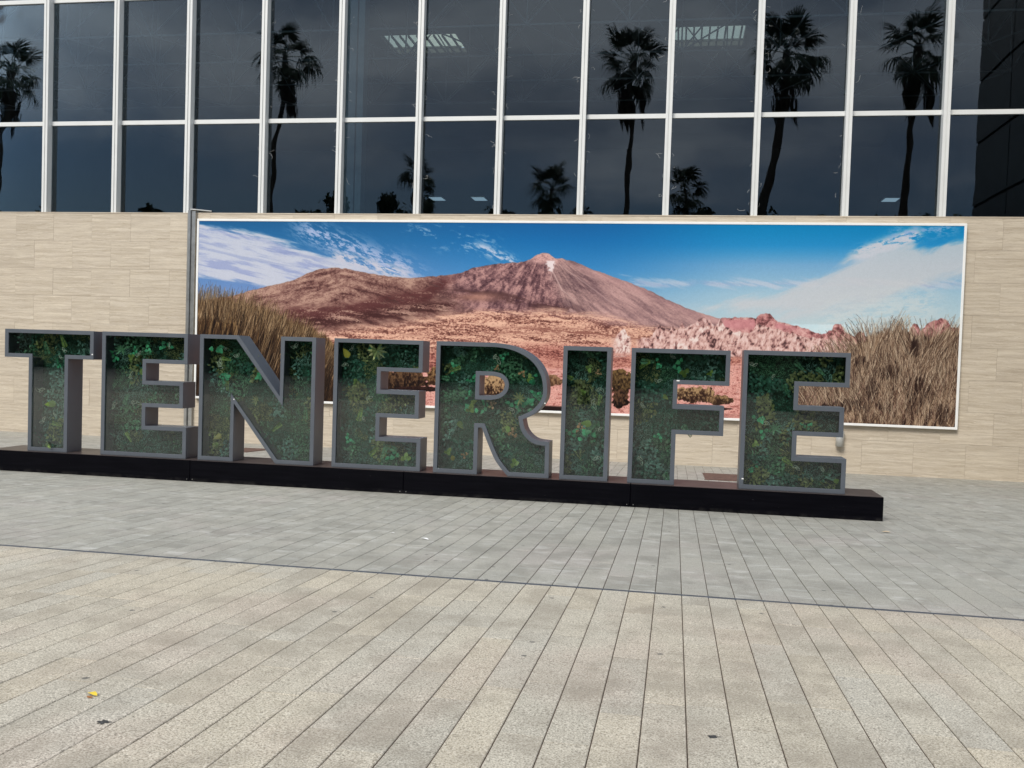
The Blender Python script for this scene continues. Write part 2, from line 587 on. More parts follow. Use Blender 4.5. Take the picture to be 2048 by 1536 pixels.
for i in range(4):
    a, b = pts[i], pts[(i + 1) % 4]
    mb.poly([(a[0], a[1], 5.71), (a[0], a[1], 5.735), (b[0], b[1], 5.735), (b[0], b[1], 5.71)])
wchild(mb, 'top_cap', M['alu'], post, P0, fix=True)

# ------------------------------------------------------------------ mural print (painted into an image by code)
MX0, MX1, MZ0, MZ1 = -14.02, 7.175, .165, 5.445
MY = WALL_Y - .15
FW = .065
IW, IH = 2048, 512


TAB = np.random.RandomState(12).rand(65536).astype(np.float32)


def lattice(xs, ys, seed):
    xf, yf = np.floor(xs), np.floor(ys)
    fx, fy = xs - xf, ys - yf
    xi = xf.astype(np.int32) + seed * 57; yi = yf.astype(np.int32) + seed * 131
    fx = fx * fx * (3 - 2 * fx); fy = fy * fy * (3 - 2 * fy)
    x0 = xi & 255; x1 = (xi + 1) & 255
    y0 = (yi & 255) << 8; y1 = ((yi + 1) & 255) << 8
    a = TAB[y0 | x0]; a += (TAB[y0 | x1] - a) * fx
    b = TAB[y1 | x0]; b += (TAB[y1 | x1] - b) * fx
    return a + (b - a) * fy


def fbm(x, y, oct=5, seed=1, gain=.5):
    a, s, n = 1.0, 0.0, 0.0
    for o in range(oct):
        s = s + a * lattice(x * 2 ** o + 17.3 * o, y * 2 ** o + 9.1 * o, seed + o)
        n += a; a *= gain
    return s / n


def sstep(a, b, x):
    t = np.clip((x - a) / (b - a), 0, 1)
    return t * t * (3 - 2 * t)


def paint_mural():
    uu = (np.arange(IW) + .5) / IW
    vv = (np.arange(IH) + .5) / IH
    WX = MX0 + FW + uu * (MX1 - MX0 - 2 * FW)
    WZ = MZ0 + FW + vv * (MZ1 - MZ0 - 2 * FW)
    WXg, WZg = np.meshgrid(WX, WZ)
    # print coordinates: the landscape was sketched in these units (x right, y down)
    P = np.stack([WXg, np.full_like(WXg, MY), WZg - EYE], -1) @ CM.T
    X = (F_PX * P[..., 0] / P[..., 2] + CX).astype(np.float32)
    Y = (F_PX * P[..., 1] / P[..., 2] + CY).astype(np.float32)
    C = np.zeros((IH, IW, 3), np.float32)

    def lay(mask, c):
        nonlocal C
        m = mask[..., None] if mask.ndim == 2 else mask
        C = C + (np.asarray(c, np.float32) - C) * m.astype(np.float32)

    def ramp(val, keys):
        ks = [k[0] for k in keys]
        return np.stack([np.interp(val, ks, [k[1][i] for k in keys]) for i in range(3)], -1).astype(np.float32)

    # sky
    left = ramp(Y, [(440, (24, 96, 150)), (480, (40, 112, 168)), (540, (92, 140, 195)), (600, (125, 152, 205))])
    mid = ramp(Y, [(440, (8, 96, 160)), (480, (18, 112, 178)), (540, (58, 140, 200)), (600, (130, 178, 212)), (650, (175, 205, 218))])
    right = ramp(Y, [(450, (0, 132, 190)), (490, (36, 145, 205)), (530, (120, 175, 215)), (590, (170, 203, 220)), (660, (198, 217, 220)), (700, (200, 218, 220))])
    t1 = sstep(650, 1100, X)[..., None]; t2 = sstep(1150, 1550, X)[..., None]
    C = left * (1 - t1) + mid * t1
    C = C * (1 - t2) + right * t2
    # clouds, wisps run down to the right
    def wisp(ang, sx, sy, seed, oct=6, gain=.6):
        ca, sa = math.cos(ang), math.sin(ang)
        a, b = X * ca + Y * sa, -X * sa + Y * ca
        wob = fbm(a / 90, b / 40, 3, seed + 50) * 1.2
        return fbm(a / sx, b / sy + wob, oct, seed, gain)
    n = wisp(.22, 60, 9, 3)
    top = np.interp(X, [390, 450, 520, 600, 660, 720, 770, 830], [446, 452, 468, 498, 515, 528, 545, 560])
    bot = np.interp(X, [390, 450, 520, 560, 620, 700, 830], [552, 560, 572, 575, 575, 575, 575])
    m = sstep(-7, 9, (Y - top) + (n - .5) * 34) * sstep(-5, 7, (bot - Y) + (n - .5) * 26)
    m *= 1 - .35 * sstep(690, 800, X)
    cc = np.stack([208 - 40 * sstep(.52, .3, n), 211 - 34 * sstep(.52, .3, n), 224 - 12 * sstep(.52, .3, n)], -1)
    lay(m * .96, cc)
    lay(m * sstep(.56, .72, wisp(.2, 120, 7, 21)) * .45, (140, 155, 200))
    def patch(x0, y0, x1, y1, w, amount, seed, thr=.5, c=(190, 205, 228)):
        d = np.hypot(x1 - x0, y1 - y0)
        ux, uy = (x1 - x0) / d, (y1 - y0) / d
        a = (X - x0) * ux + (Y - y0) * uy
        b = -(X - x0) * uy + (Y - y0) * ux
        e = sstep(0, .25, a / d) * sstep(1.05, .8, a / d) * np.exp(-(b / w) ** 2)
        nn = wisp(math.atan2(uy, ux) + .1, 17, 5.5, seed, 5, .72)
        lay(np.clip(e * 1.3 * sstep(thr - .05, thr + .16, nn) * amount, 0, 1), c)
    patch(560, 440, 860, 560, 22, .85, 31, .46, (168, 186, 222))
    patch(640, 505, 830, 556, 14, .9, 32, .40, (205, 206, 220))
    patch(790, 455, 1010, 500, 24, .5, 33, .60)
    patch(940, 485, 1040, 530, 11, .8, 34, .46)
    n = wisp(-.35, 90, 18, 41)
    top = np.interp(X, [1440, 1480, 1560, 1640, 1690, 1740, 1790, 1825, 1840, 1880, 1930], [612, 600, 580, 565, 528, 500, 486, 488, 500, 498, 486])
    bot = np.interp(X, [1440, 1500, 1560, 1620, 1700, 1780, 1850, 1930], [615, 632, 640, 640, 618, 595, 575, 560])
    m = sstep(-12, 14, (Y - top) + (n - .5) * 46) * sstep(-16, 22, (bot - Y) + (n - .5) * 50)
    lay(m * .88, (207, 210, 214))
    patch(1690, 520, 1850, 462, 13, 1.2, 46, .36, (205, 210, 220))
    patch(1760, 470, 1925, 455, 14, .6, 43, .48, (150, 180, 222))
    patch(1600, 650, 1900, 600, 40, .5, 44, .4, (215, 222, 222))

    # far ridge with rock towers
    rx = [1380, 1440, 1470, 1500, 1512, 1516, 1520, 1530, 1540, 1546, 1550, 1556, 1600, 1640, 1652, 1658, 1664, 1667, 1672, 1682, 1686, 1690, 1710, 1714, 1720, 1728, 1733, 1760, 1815, 1822, 1828, 1836, 1842, 1852, 1866, 1872, 1882, 1892, 1898, 1903, 1930]
    ry = [640, 637, 635, 636, 637, 631, 628, 626, 627, 634, 639, 643, 653, 668, 668, 660, 660, 650, 646, 647, 655, 664, 674, 668, 664, 666, 674, 680, 668, 654, 648, 650, 662, 650, 642, 640, 635, 637, 645, 655, 660]
    ridge = np.interp(X, rx, ry) + (fbm(X / 7, Y * 0 + 3, 4, 61) - .5) * 5
    n1 = fbm(X / 16, Y / 13, 6, 62, .62); n2 = fbm(X / 5 + n1 * 5, Y / 9, 4, 63, .6)
    rock = ramp(n2 * .5 + n1 * .5, [(.36, (104, 68, 68)), (.45, (164, 112, 110)), (.53, (194, 142, 138)), (.64, (214, 172, 164))])
    lay(sstep(-1, 1.2, Y - ridge) * (X > 1370), rock)
    # smooth slope behind the rocks
    r2 = np.interp(X, [1430, 1500, 1560, 1620, 1650], [640, 638, 646, 662, 672])
    lay(sstep(0, 2, Y - r2) * sstep(664, 652, Y) * sstep(1435, 1450, X) * sstep(1640, 1610, X) * ((X < 1510) | (X > 1552)) * .8, np.stack([188 + 20 * n1, 128 + 20 * n1, 130 + 20 * n1], -1))

    # main mountain
    mx = [390, 425, 460, 500, 540, 560, 590, 613, 640, 665, 690, 720, 750, 790, 820, 850, 880, 910, 925, 945, 985, 1010, 1045, 1060, 1075, 1085, 1097, 1106, 1112, 1125, 1150, 1180, 1220, 1250, 1290, 1330, 1370, 1410, 1440, 1480, 1930]
    my = [600, 597, 592, 581, 571, 567, 559, 547, 538, 535, 537, 543, 548, 554, 556, 554, 551, 548, 545, 536, 528, 526, 524, 518, 509, 505, 506, 513, 516, 517, 523, 537, 551, 562, 577, 597, 615, 629, 637, 645, 650]
    mtn = np.interp(X, mx, my) + (fbm(X / 9, Y * 0 + 1, 4, 71) - .5) * 3.5
    body = sstep(-.6, 1.0, Y - mtn) * np.clip(sstep(1452, 1432, X) + sstep(700, 712, Y), 0, 1)
    # streak fields: fans that spread from the summits
    def fan(cx, cy, k, rr, seed, oct=5, twist=0.0):
        dx, dy = X - cx, Y - cy + 12
        r = np.hypot(dx, dy * 1.3)
        th = np.arctan2(dy, dx) + twist * r
        return fbm(th * k + 40, r / rr, oct, seed, .62)
    fc = fan(1088, 500, 26, 70, 72, 6)
    fc2 = fan(1088, 500, 60, 26, 73, 4)
    fl = fan(690, 470, 20, 90, 74, 6, .0004)
    flow = fbm((X + 3.2 * Y) / 75, (Y - .12 * X + 14 * fbm(X / 60, Y / 30, 3, 90)) / 7, 6, 75, .62)
    grain = fbm(X / 2.6, Y / 1.7, 3, 76, .7)
    slope = fbm((X * .80 + Y * .62) / 70, (Y * .80 - X * .55 + 16 * fbm(X / 50, Y / 40, 3, 91)) / 7.5, 6, 92, .6)
    big = fbm(X / 55, Y / 40, 3, 93)
    cone = ramp(fc * .26 + fc2 * .10 + slope * .34 + grain * .16 + big * .14, [(.34, (92, 70, 74)), (.43, (128, 102, 103)), (.50, (156, 126, 122)), (.58, (184, 150, 144)), (.68, (206, 174, 166))])
    rid = 1 - np.abs(2 * fbm((X + 8 * big) / 14, (Y + X * .2) / 22, 5, 77, .6) - 1)
    cl = ramp(fc * .22 + rid * .22 + fbm(X / 16, Y / 16, 5, 78, .65) * .36 + grain * .2, [(.40, (70, 48, 54)), (.50, (104, 76, 80)), (.58, (140, 106, 106)), (.66, (184, 144, 138))])
    w = sstep(1110, 1075, X - (Y - 520) * .35)[..., None]
    cone = cone * (1 - w) + cl * w
    hs = fbm((X * .85 - Y * .5) / 46, (Y * .9 + np.abs(X - 690) * -.28 + 12 * fbm(X / 40, Y / 22, 3, 94)) / 6, 6, 95, .62)
    hill = ramp(fl * .08 + hs * .37 + fbm(X / 24, Y / 14, 4, 96, .6) * .3 + grain * .25, [(.36, (86, 58, 56)), (.44, (122, 88, 82)), (.51, (148, 114, 104)), (.60, (182, 148, 132))])
    base = hill
    w = sstep(840, 930, X + (Y - 560) * -.5)[..., None]
    base = base * (1 - w) + cone * w
    lay(body, base)
    # dark lava tongues under the left hill and under the cone
    band = lambda xs, ys, wd: np.exp(-((Y - np.interp(X, xs, ys)) / wd) ** 2)
    dk = band([560, 640, 700, 780, 850, 900], [628, 628, 622, 602, 592, 560], 13) * sstep(540, 610, X) * sstep(930, 860, X)
    lay(body * np.clip(dk * 1.4 * sstep(.42, .54, flow * .5 + grain * .5 + .03), 0, .85), (92, 54, 54))
    dk = band([560, 620, 700, 800, 900], [650, 648, 640, 622, 612], 11) * sstep(560, 620, X) * sstep(960, 850, X)
    lay(body * np.clip(dk * 1.5 * sstep(.42, .54, flow * .6 + grain * .4), 0, .88), (74, 46, 45))
    dk = band([860, 940, 1000, 1060, 1130, 1200], [590, 588, 592, 606, 616, 624], 10) * sstep(850, 900, X) * sstep(1190, 1090, X)
    lay(body * np.clip(dk * 1.2 * sstep(.42, .54, flow * .6 + grain * .4), 0, .8), (84, 58, 58))
    lay(body * np.exp(-(((X - 955) / 42) ** 2 + ((Y - 594) / 9) ** 2) * 1.2) * .8, (176, 132, 116))
    # sunlit foot slopes, orange pink with dark speckle
    foot = np.interp(X, [560, 620, 700, 800, 880, 960, 1040, 1120, 1200, 1300, 1380, 1440, 1930], [705, 668, 655, 648, 632, 618, 622, 622, 632, 652, 664, 670, 690])
    fm = sstep(-9, 12, (Y - foot) + (flow - .5) * 34)
    speck = fbm(X / 3.2, Y / 1.8, 4, 80, .75)
    fcol = ramp(flow * .5 + speck * .5, [(.36, (104, 66, 60)), (.44, (160, 114, 100)), (.50, (204, 158, 138)), (.58, (226, 184, 160))])
    lay(fm * body, fcol)
    dk = band([700, 850, 980, 1100, 1250, 1400], [672, 664, 662, 660, 672, 690], 7) * sstep(780, 850, X)
    lay(dk * body * np.clip(sstep(.5, .62, flow) * 1.1, 0, .7), (120, 74, 66))
    redm = sstep(-10, 10, (Y - np.interp(X, [600, 900, 1100, 1300, 1480, 1720], [720, 700, 690, 696, 712, 722])) + (flow - .5) * 30)
    redc = ramp(flow * .5 + speck * .5, [(.36, (104, 62, 58)), (.46, (158, 102, 92)), (.56, (200, 146, 130))])
    lay(redm * body, redc)
    # gully lines on the cone and the snow field by the summit
    capm = sstep(44, 16, np.hypot((X - 1093) / 1.3, (Y - 512) * 1.3)) * sstep(534, 521, Y + (grain - .5) * 10)
    lay(body * capm * .75 * (.55 + .45 * sstep(.40, .5, grain * .5 + big * .5)), np.stack([214 + 16 * (grain - .5), 172 + 20 * (grain - .5), 164 + 20 * (grain - .5)], -1))
    sn = sstep(2, -2, np.abs(X - (1101 + (Y - 521) * .05)) - (9.5 - (Y - 521) * .33) + (fbm(X / 3, Y / 4, 3, 99) - .5) * 13) * sstep(520, 523, Y) * sstep(546, 541, Y)
    lay(sn * body, (226, 212, 210))
    for (x0, y0, x1, y1, wd, al) in ((1104, 540, 1124, 580, 2.2, .6), (1112, 520, 1100, 560, 1.6, .5), (1124, 580, 1150, 600, 1.5, .5), (1120, 530, 1230, 610, 2, .35)):
        t = np.clip(((X - x0) * (x1 - x0) + (Y - y0) * (y1 - y0)) / ((x1 - x0) ** 2 + (y1 - y0) ** 2), 0, 1)
        d = np.hypot(X - x0 - t * (x1 - x0), Y - y0 - t * (y1 - y0)) + (grain - .5) * 3
        lay(sstep(wd, 0, d) * al * body, (214, 186, 178))
    lay(body * sstep(1120, 1180, X) * sstep(20, 8, Y - mtn) * .35, (190, 150, 146))

    # rock garden at the right
    rk = np.interp(X, [1200, 1222, 1228, 1236, 1246, 1254, 1262, 1300, 1312, 1320, 1328, 1336, 1345, 1356, 1364, 1372, 1384, 1398, 1408, 1418, 1430, 1440, 1452, 1466, 1480, 1500, 1515, 1600, 1740],
                   [700, 674, 676, 668, 656, 668, 676, 676, 656, 648, 656, 662, 652, 660, 644, 656, 650, 638, 635, 640, 652, 640, 654, 664, 664, 668, 648, 672, 690])
    rk = rk + (fbm(X / 5, Y * 0 + 5, 4, 84) - .5) * 9
    rm = sstep(-1, 1.5, Y - rk) * sstep(1215, 1240, X) * sstep(718, 706, Y + (flow - .5) * 20)
    wv = 3.0 * fbm(X / 26, Y / 26, 3, 86)
    cr1 = 1 - np.abs(2 * fbm(X / 13 + wv, Y / 22 + wv, 4, 85, .55) - 1)
    cr2 = fbm((X + Y * .25) / 4.5, Y / 8, 4, 87, .65)
    wh = fbm(X / 34, Y / 20, 3, 89)
    rc = ramp(cr1 * .38 + cr2 * .62, [(.40, (84, 62, 62)), (.48, (146, 110, 106)), (.55, (188, 148, 140)), (.64, (210, 174, 164)), (.76, (222, 194, 186))])
    rc = rc + (np.array((232, 222, 214)) - rc) * (sstep(.50, .64, wh) * sstep(.54, .68, cr1 * .4 + cr2 * .6) * .6 * np.clip(sstep(1500, 1470, X) + .8 * np.exp(-((X - 1612) / 26) ** 2), 0, 1))[..., None]
    gap = sstep(1268, 1285, X) + sstep(1266, 1256, X)
    lay(rm * np.clip(gap, 0, 1), rc)
    # plain
    pl = np.interp(X, [390, 800, 1100, 1250, 1480, 1750], [742, 740, 738, 735, 728, 735])
    pm = sstep(-3, 4, (Y - pl) + (flow - .5) * 12)
    pn = fbm(X / 12, Y / 4, 5, 88, .7)
    lay(pm, ramp(pn * .5 + speck * .5, [(.34, (150, 92, 84)), (.44, (200, 145, 134)), (.60, (224, 174, 162))]))
    lay(pm * sstep(.60, .68, speck) * sstep(.5, .6, pn) * .7, (96, 58, 50))
    # dark ground at the very bottom edge
    lay(sstep(810, 815, Y - (X - 1110) * .055) * sstep(1010, 1080, X) * sstep(1190, 1150, X), (44, 32, 30))
    # shrubs
    def bush(cx, cy, rx_, ry_, c0, c1, seed, al=1.0):
        dx, dy = (X - cx) / rx_, (Y - cy) / ry_
        e = dx * dx + dy * dy + (fbm(X / 7, Y / 7, 4, seed) - .5) * 1.5
        nn = fbm(X / 3.4, Y / 5.2, 4, seed + 1, .7)
        lay(sstep(1.05, .82, e) * al, ramp(nn + .18 * (-dy), [(.34, c0), (.52, tuple((a + b) / 2 for a, b in zip(c0, c1))), (.68, c1)]))
    bush(808, 762, 50, 22, (34, 22, 18), (104, 80, 58), 101)
    bush(872, 752, 22, 18, (60, 40, 28), (150, 120, 84), 103)
    bush(836, 778, 60, 5, (40, 24, 22), (60, 40, 34), 104)
    bush(985, 772, 36, 24, (52, 36, 28), (176, 146, 110), 105)
    bush(1105, 762, 20, 13, (90, 66, 50), (150, 118, 90), 107)
    bush(1241, 765, 25, 26, (44, 32, 22), (118, 96, 64), 109)
    bush(1240, 800, 18, 20, (30, 20, 16), (96, 72, 54), 111)
    bush(1392, 790, 46, 17, (58, 40, 32), (168, 140, 104), 113)
    bush(1436, 800, 28, 10, (60, 44, 34), (150, 122, 90), 115)
    bush(1432, 818, 40, 3, (50, 30, 26), (80, 50, 44), 116)
    lay(sstep(826, 829, Y) * sstep(1335, 1360, X) * sstep(1500, 1460, X) * .25, (120, 70, 62))

    # grasses: many thin strokes
    rs = np.random.RandomState(5)

    def strokes(n, xs, ys0, ys1, lean, length, cols, curve, wid=1.2, tipfade=1.0):
        nonlocal C
        sx = (IW / 1533.0)
        for i in range(n):
            x0 = xs(rs); yb = rs.uniform(ys0(x0), ys1(x0))
            L = length * rs.uniform(.5, 1.3); a = lean(x0, yb) + rs.normal() * .12
            k = rs.normal() * curve
            t = np.linspace(0, 1, int(L * 2.2))
            px = x0 + np.sin(a) * L * t + k * L * t * t
            py = yb - np.cos(a) * L * t
            # print coordinates to image pixels (nearly affine)
            u = (px - X_L(py)) / (X_R(py) - X_L(py)) * IW
            vy = (1 - (py - Y_T(px)) / (Y_B(px) - Y_T(px))) * IH
            c = cols[rs.randint(len(cols))]; b = rs.uniform(.75, 1.15)
            ww = max(1, int(round(wid * rs.uniform(.6, 1.4))))
            for dx in range(ww):
                ui = (u + dx).astype(int); vi = vy.astype(int)
                ok = (ui >= 0) & (ui < IW) & (vi >= 0) & (vi < IH)
                al = (.62 * (1 - .3 * t[ok]))[:, None] * tipfade
                C[vi[ok], ui[ok]] = C[vi[ok], ui[ok]] * (1 - al) + np.array(c) * b * al
    X_L = lambda y: np.interp(y, [440, 860], [X[-1, 0], X[0, 0]])
    X_R = lambda y: np.interp(y, [450, 860], [X[-1, -1], X[0, -1]])
    Y_T = lambda x: np.interp(x, [X[-1, 0], X[-1, -1]], [Y[-1, 0], Y[-1, -1]])
    Y_B = lambda x: np.interp(x, [X[0, 0], X[0, -1]], [Y[0, 0], Y[0, -1]])

    gl = lambda x: np.interp(x, [390, 440, 480, 520, 560, 600, 630, 660, 700, 730], [592, 592, 597, 608, 622, 640, 652, 672, 720, 800])
    gmask = sstep(735, 700, X + (Y - 800) * .3) * sstep(2, 14, Y - gl(X) + (fbm(X / 5, Y / 20, 3, 120) - .5) * 16)
    gn = fbm((X - Y * -.25) / 4.5, Y / 40, 5, 121, .65)
    gc = ramp(gn, [(.34, (40, 28, 20)), (.48, (98, 74, 50)), (.62, (158, 130, 92))])
    shade = sstep(622, 700, Y - (X - 400) * .14)[..., None] * .62
    lay(gmask, gc * (1 - shade) + np.array((30, 22, 18)) * shade)
    gcols = [(162, 140, 112), (134, 110, 82), (112, 90, 64), (176, 150, 118), (84, 64, 46), (58, 44, 32)]
    gdark = [(52, 38, 28), (74, 56, 40), (104, 80, 56), (34, 24, 18), (30, 22, 17)]
    strokes(2600, lambda r: r.uniform(385, 720), lambda x: gl(x) + 16, lambda x: gl(x) + 52, lambda x, y: .08 + (x - 400) * .0012, 34, gcols, .10)
    strokes(1500, lambda r: r.uniform(385, 700), lambda x: gl(x) + 50, lambda x: 810, lambda x, y: .05 + (x - 400) * .001, 44, gdark, .12)
    strokes(90, lambda r: r.uniform(390, 640), lambda x: gl(x), lambda x: gl(x) + 12, lambda x, y: .12, 30, gcols, .12, .8, .8)
    strokes(260, lambda r: r.uniform(480, 660), lambda x: gl(x) + 60, lambda x: gl(x) + 130, lambda x, y: .35, 50, gcols, .12)

    br = lambda x: np.interp(x, [1560, 1600, 1640, 1680, 1700, 1730, 1760, 1800, 1822, 1840, 1870, 1930], [775, 755, 735, 708, 690, 676, 660, 652, 660, 668, 664, 652])
    bm_ = sstep(-3, 10, Y - br(X) + (fbm(X / 6, Y / 14, 4, 130) - .5) * 20) * sstep(1575, 1600, X + (Y - 780) * .4)
    dens = fbm(X / 46, Y / 38, 4, 131, .6)
    bn = fbm((X + Y * .35) / 5, Y / 26, 5, 132, .66)
    bc = ramp(bn * .55 + dens * .45, [(.38, (40, 28, 25)), (.47, (92, 70, 58)), (.55, (140, 116, 94)), (.66, (176, 152, 126))])
    lay(bm_, bc)
    bcols = [(184, 164, 140), (158, 136, 114), (128, 106, 88), (196, 178, 154), (100, 80, 66), (66, 50, 43)]
    lean = lambda x, y: -.35 + (x - 1620) * .0019
    strokes(3200, lambda r: r.uniform(1600, 1925), lambda x: br(x) + 14, lambda x: br(x) + 130, lambda x, y: lean(x, y) + .35 * math.sin(x / 17 + y / 31), 42, bcols, .16)
    strokes(1500, lambda r: r.uniform(1600, 1925), lambda x: max(770, br(x) + 50), lambda x: 862, lambda x, y: rs.choice([-.5, .1, .35]), 34, bcols + [(150, 116, 104), (60, 42, 34)], .2)
    for (cx_, cy_, rx2, ry2) in ((1835, 790, 26, 42), (1775, 745, 34, 16), (1700, 812, 44, 14), (1828, 695, 12, 26), (1655, 818, 26, 12), (1740, 775, 22, 20), (1880, 830, 16, 26), (1720, 725, 16, 14)):
        e = ((X - cx_) / rx2) ** 2 + ((Y - cy_) / ry2) ** 2 + (fbm((X + Y * .3) / 4, Y / 22, 5, 140 + int(cx_), .65) - .5) * 3.4
        lay(sstep(1.0, .2, e) * .8 * sstep(-6, 12, Y - br(X)), (44, 31, 27))
    strokes(1500, lambda r: r.uniform(1690, 1925), lambda x: 720, lambda x: 860, lean, 26, bcols, .2)
    strokes(260, lambda r: r.uniform(1690, 1925), lambda x: br(x) - 2, lambda x: br(x) + 16, lean, 16, bcols, .2, 1, .6)
    rgt = (sstep(1110, 1200, X + (Y - 520) * -.3) * body * sstep(660, 640, Y))[..., None]
    C = C * (1 - rgt * .25) + np.array((196, 158, 156)) * rgt * .25
    gm = sstep(0, 4, Y - np.minimum(mtn, ridge))[..., None]
    C = C + gm * ((C - 128) * .16 + np.array((2, 2, 3)))
    # mild unevenness of the print
    C = C * (1 + .05 * (fbm(X / 1.7, Y / 1.5, 2, 150) - .5))[..., None]
    return np.clip(C / 255, 0, 1)


img = bpy.data.images.new('landscape_print', IW, IH)
buf = np.ones((IH, IW, 4), np.float32)
buf[..., :3] = paint_mural()
img.pixels.foreach_set(buf.ravel())
img.update()
img.pack()

t = NT('printed_mural')
uv = t.node('ShaderNodeUVMap').outputs[0]
im = t.node('ShaderNodeTexImage', {'Vector': uv}, image=img, extension='EXTEND')
MURAL_GAIN = .78
gaincol = t.mix(1.0, im.outputs['Color'], (MURAL_GAIN, MURAL_GAIN, MURAL_GAIN), 'MULTIPLY')
M['mural'] = t.pbr(gaincol, .6, 0, .12)

mural = empty('landscape_mural', (-3.4, MY, .165))
tag(mural, 'wide white-framed print of a brown volcano under blue sky, fixed to the stone wall', 'mural')
Q0 = (-3.4, MY, .165)
mb = MB()
mb.poly([(MX0 + FW, MY + .012, MZ0 + FW), (MX1 - FW, MY + .012, MZ0 + FW), (MX1 - FW, MY + .012, MZ1 - FW), (MX0 + FW, MY + .012, MZ1 - FW)])
mb.poly([(MX0 + FW, MY + .03, MZ0 + FW), (MX0 + FW, MY + .03, MZ1 - FW), (MX1 - FW, MY + .03, MZ1 - FW), (MX1 - FW, MY + .03, MZ0 + FW)])
pr = wchild(mb, 'print', M['mural'], mural, Q0)
ul = pr.data.uv_layers.new(name='UVMap')
for i, uvv in enumerate([(0, 0), (1, 0), (1, 1), (0, 1), (0, 0), (0, 1), (1, 1), (1, 0)]):
    ul.data[i].uv = uvv
for a in ((MX0, MX1, MZ1 - FW, MZ1), (MX0, MX1, MZ0, MZ0 + FW)):
    mb = MB(); mb.box(a[0], a[1], MY, MY + .146, a[2], a[3]); wchild(mb, 'frame_bar', M['white_frame'], mural, Q0, bevel=.006)
for a in ((MX0, MX0 + FW), (MX1 - FW, MX1)):
    mb = MB(); mb.box(a[0], a[1], MY, MY + .146, MZ0 + FW, MZ1 - FW); wchild(mb, 'frame_bar', M['white_frame'], mural, Q0, bevel=.006)

# wall lamp
lampw = empty('wall_lamp', (4.3, WALL_Y - .12, -.4))
tag(lampw, 'small pale cylindrical wall light on the stone wall behind the last letter', 'lamp')
mb = MB(); mb.tube((0, 0, 0), (0, 0, .40), .105, n=20); mb.build('lamp_shade', M['lamp_body'], lampw)
mb = MB(); mb.box(-.05, .05, .08, .118, .12, .28); mb.build('bracket', M['lamp_body'], lampw)

# ------------------------------------------------------------------ glass hall above the wall
hall = empty('exhibition_hall', (-5, 26, Z_TOP))
tag(hall, 'dark glass hall front with pale metal mullions above the stone wall', 'building')
H0 = (-5, 26, Z_TOP)
GX = [-28.45 + 0.0, -26.13, -23.8, -21.48, -19.15, -16.82, -14.47, -12.12, -9.77, -7.43, -5.10, -2.78, -.45, 1.88, 4.20, 6.60, 8.95]
ZT, ZR = 8.35, 12.05
mcache = MB()
mcache.box(-.083, -.012, -.2, .08, 0, 9.8)
mcache.box(.012, .083, -.2, .08, 0, 9.8)
mcache.box(-.012, .012, -.17, .08, 0, 9.8)
me = mcache.mesh('mullion', M['alu'])
for x in GX:
    o = link('mullion', me, hall, (x - H0[0], WALL_Y + .205 - H0[1], 0.002))
for i in range(len(GX) - 1):
    a, b = GX[i] + .084, GX[i + 1] - .084
    for z in (ZT, ZR):
        mb = MB(); mb.box(a, b, 25.985, 26.085, z - .062, z + .062)
        wchild(mb, 'transom', M['alu'], hall, H0, bevel=.004)
    for z0, z1 in ((Z_TOP + .032, ZT - .063), (ZT + .063, ZR - .063), (ZR + .063, 15.3)):
        mb = MB()
        cx_, cz_ = (a + b) / 2, (z0 + z1) / 2
        mb.box(a - cx_ - .006, b - cx_ + .006, -.005, .005, z0 - cz_ - .01, z1 - cz_ + .01)
        o = mb.build('window_pane', M['facade_glass'], hall, (cx_ - H0[0], 26.04 - H0[1], cz_ - H0[2]))
        o.rotation_euler = (random.gauss(0, .0006), 0, random.gauss(0, .0006))
mb = MB(); mb.box(-34, 12, 26.0, 26.9, 15.3, 17.2)
wchild(mb, 'parapet', M['alu'], hall, H0)
# interior: floor slab, back wall, side walls, roof deck with two skylight openings
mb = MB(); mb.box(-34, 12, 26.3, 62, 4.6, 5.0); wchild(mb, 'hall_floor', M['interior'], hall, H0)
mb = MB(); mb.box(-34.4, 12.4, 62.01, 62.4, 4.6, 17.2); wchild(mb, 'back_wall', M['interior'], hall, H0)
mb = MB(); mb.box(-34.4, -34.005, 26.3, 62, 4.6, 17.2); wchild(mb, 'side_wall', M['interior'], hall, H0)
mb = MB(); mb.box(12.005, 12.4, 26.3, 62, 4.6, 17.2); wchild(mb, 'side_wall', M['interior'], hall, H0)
sky_open = [(-13.35, -9.95, 39.9, 42.3), (-.6, 2.3, 39.9, 42.3)]
xs = sorted({-34, 12, -13.35, -9.95, -.6, 2.3}); ys = sorted({26.92, 62, 39.9, 42.3})
mb = MB()
for i in range(len(xs) - 1):
    for j in range(len(ys) - 1):
        if any(abs(xs[i] - o[0]) < .01 and abs(ys[j] - o[2]) < .01 for o in sky_open): continue
        mb.box(xs[i], xs[i + 1], ys[j], ys[j + 1], 15.6, 15.8)
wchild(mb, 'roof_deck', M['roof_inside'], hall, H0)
t = NT('weathered_skylight_sheet')
t.l.new(t.node('ShaderNodeBsdfTransparent', {'Color': (.97, .93, .76, 1)}).outputs[0], t.out.inputs['Surface'])
M['sky_pane'] = t.m
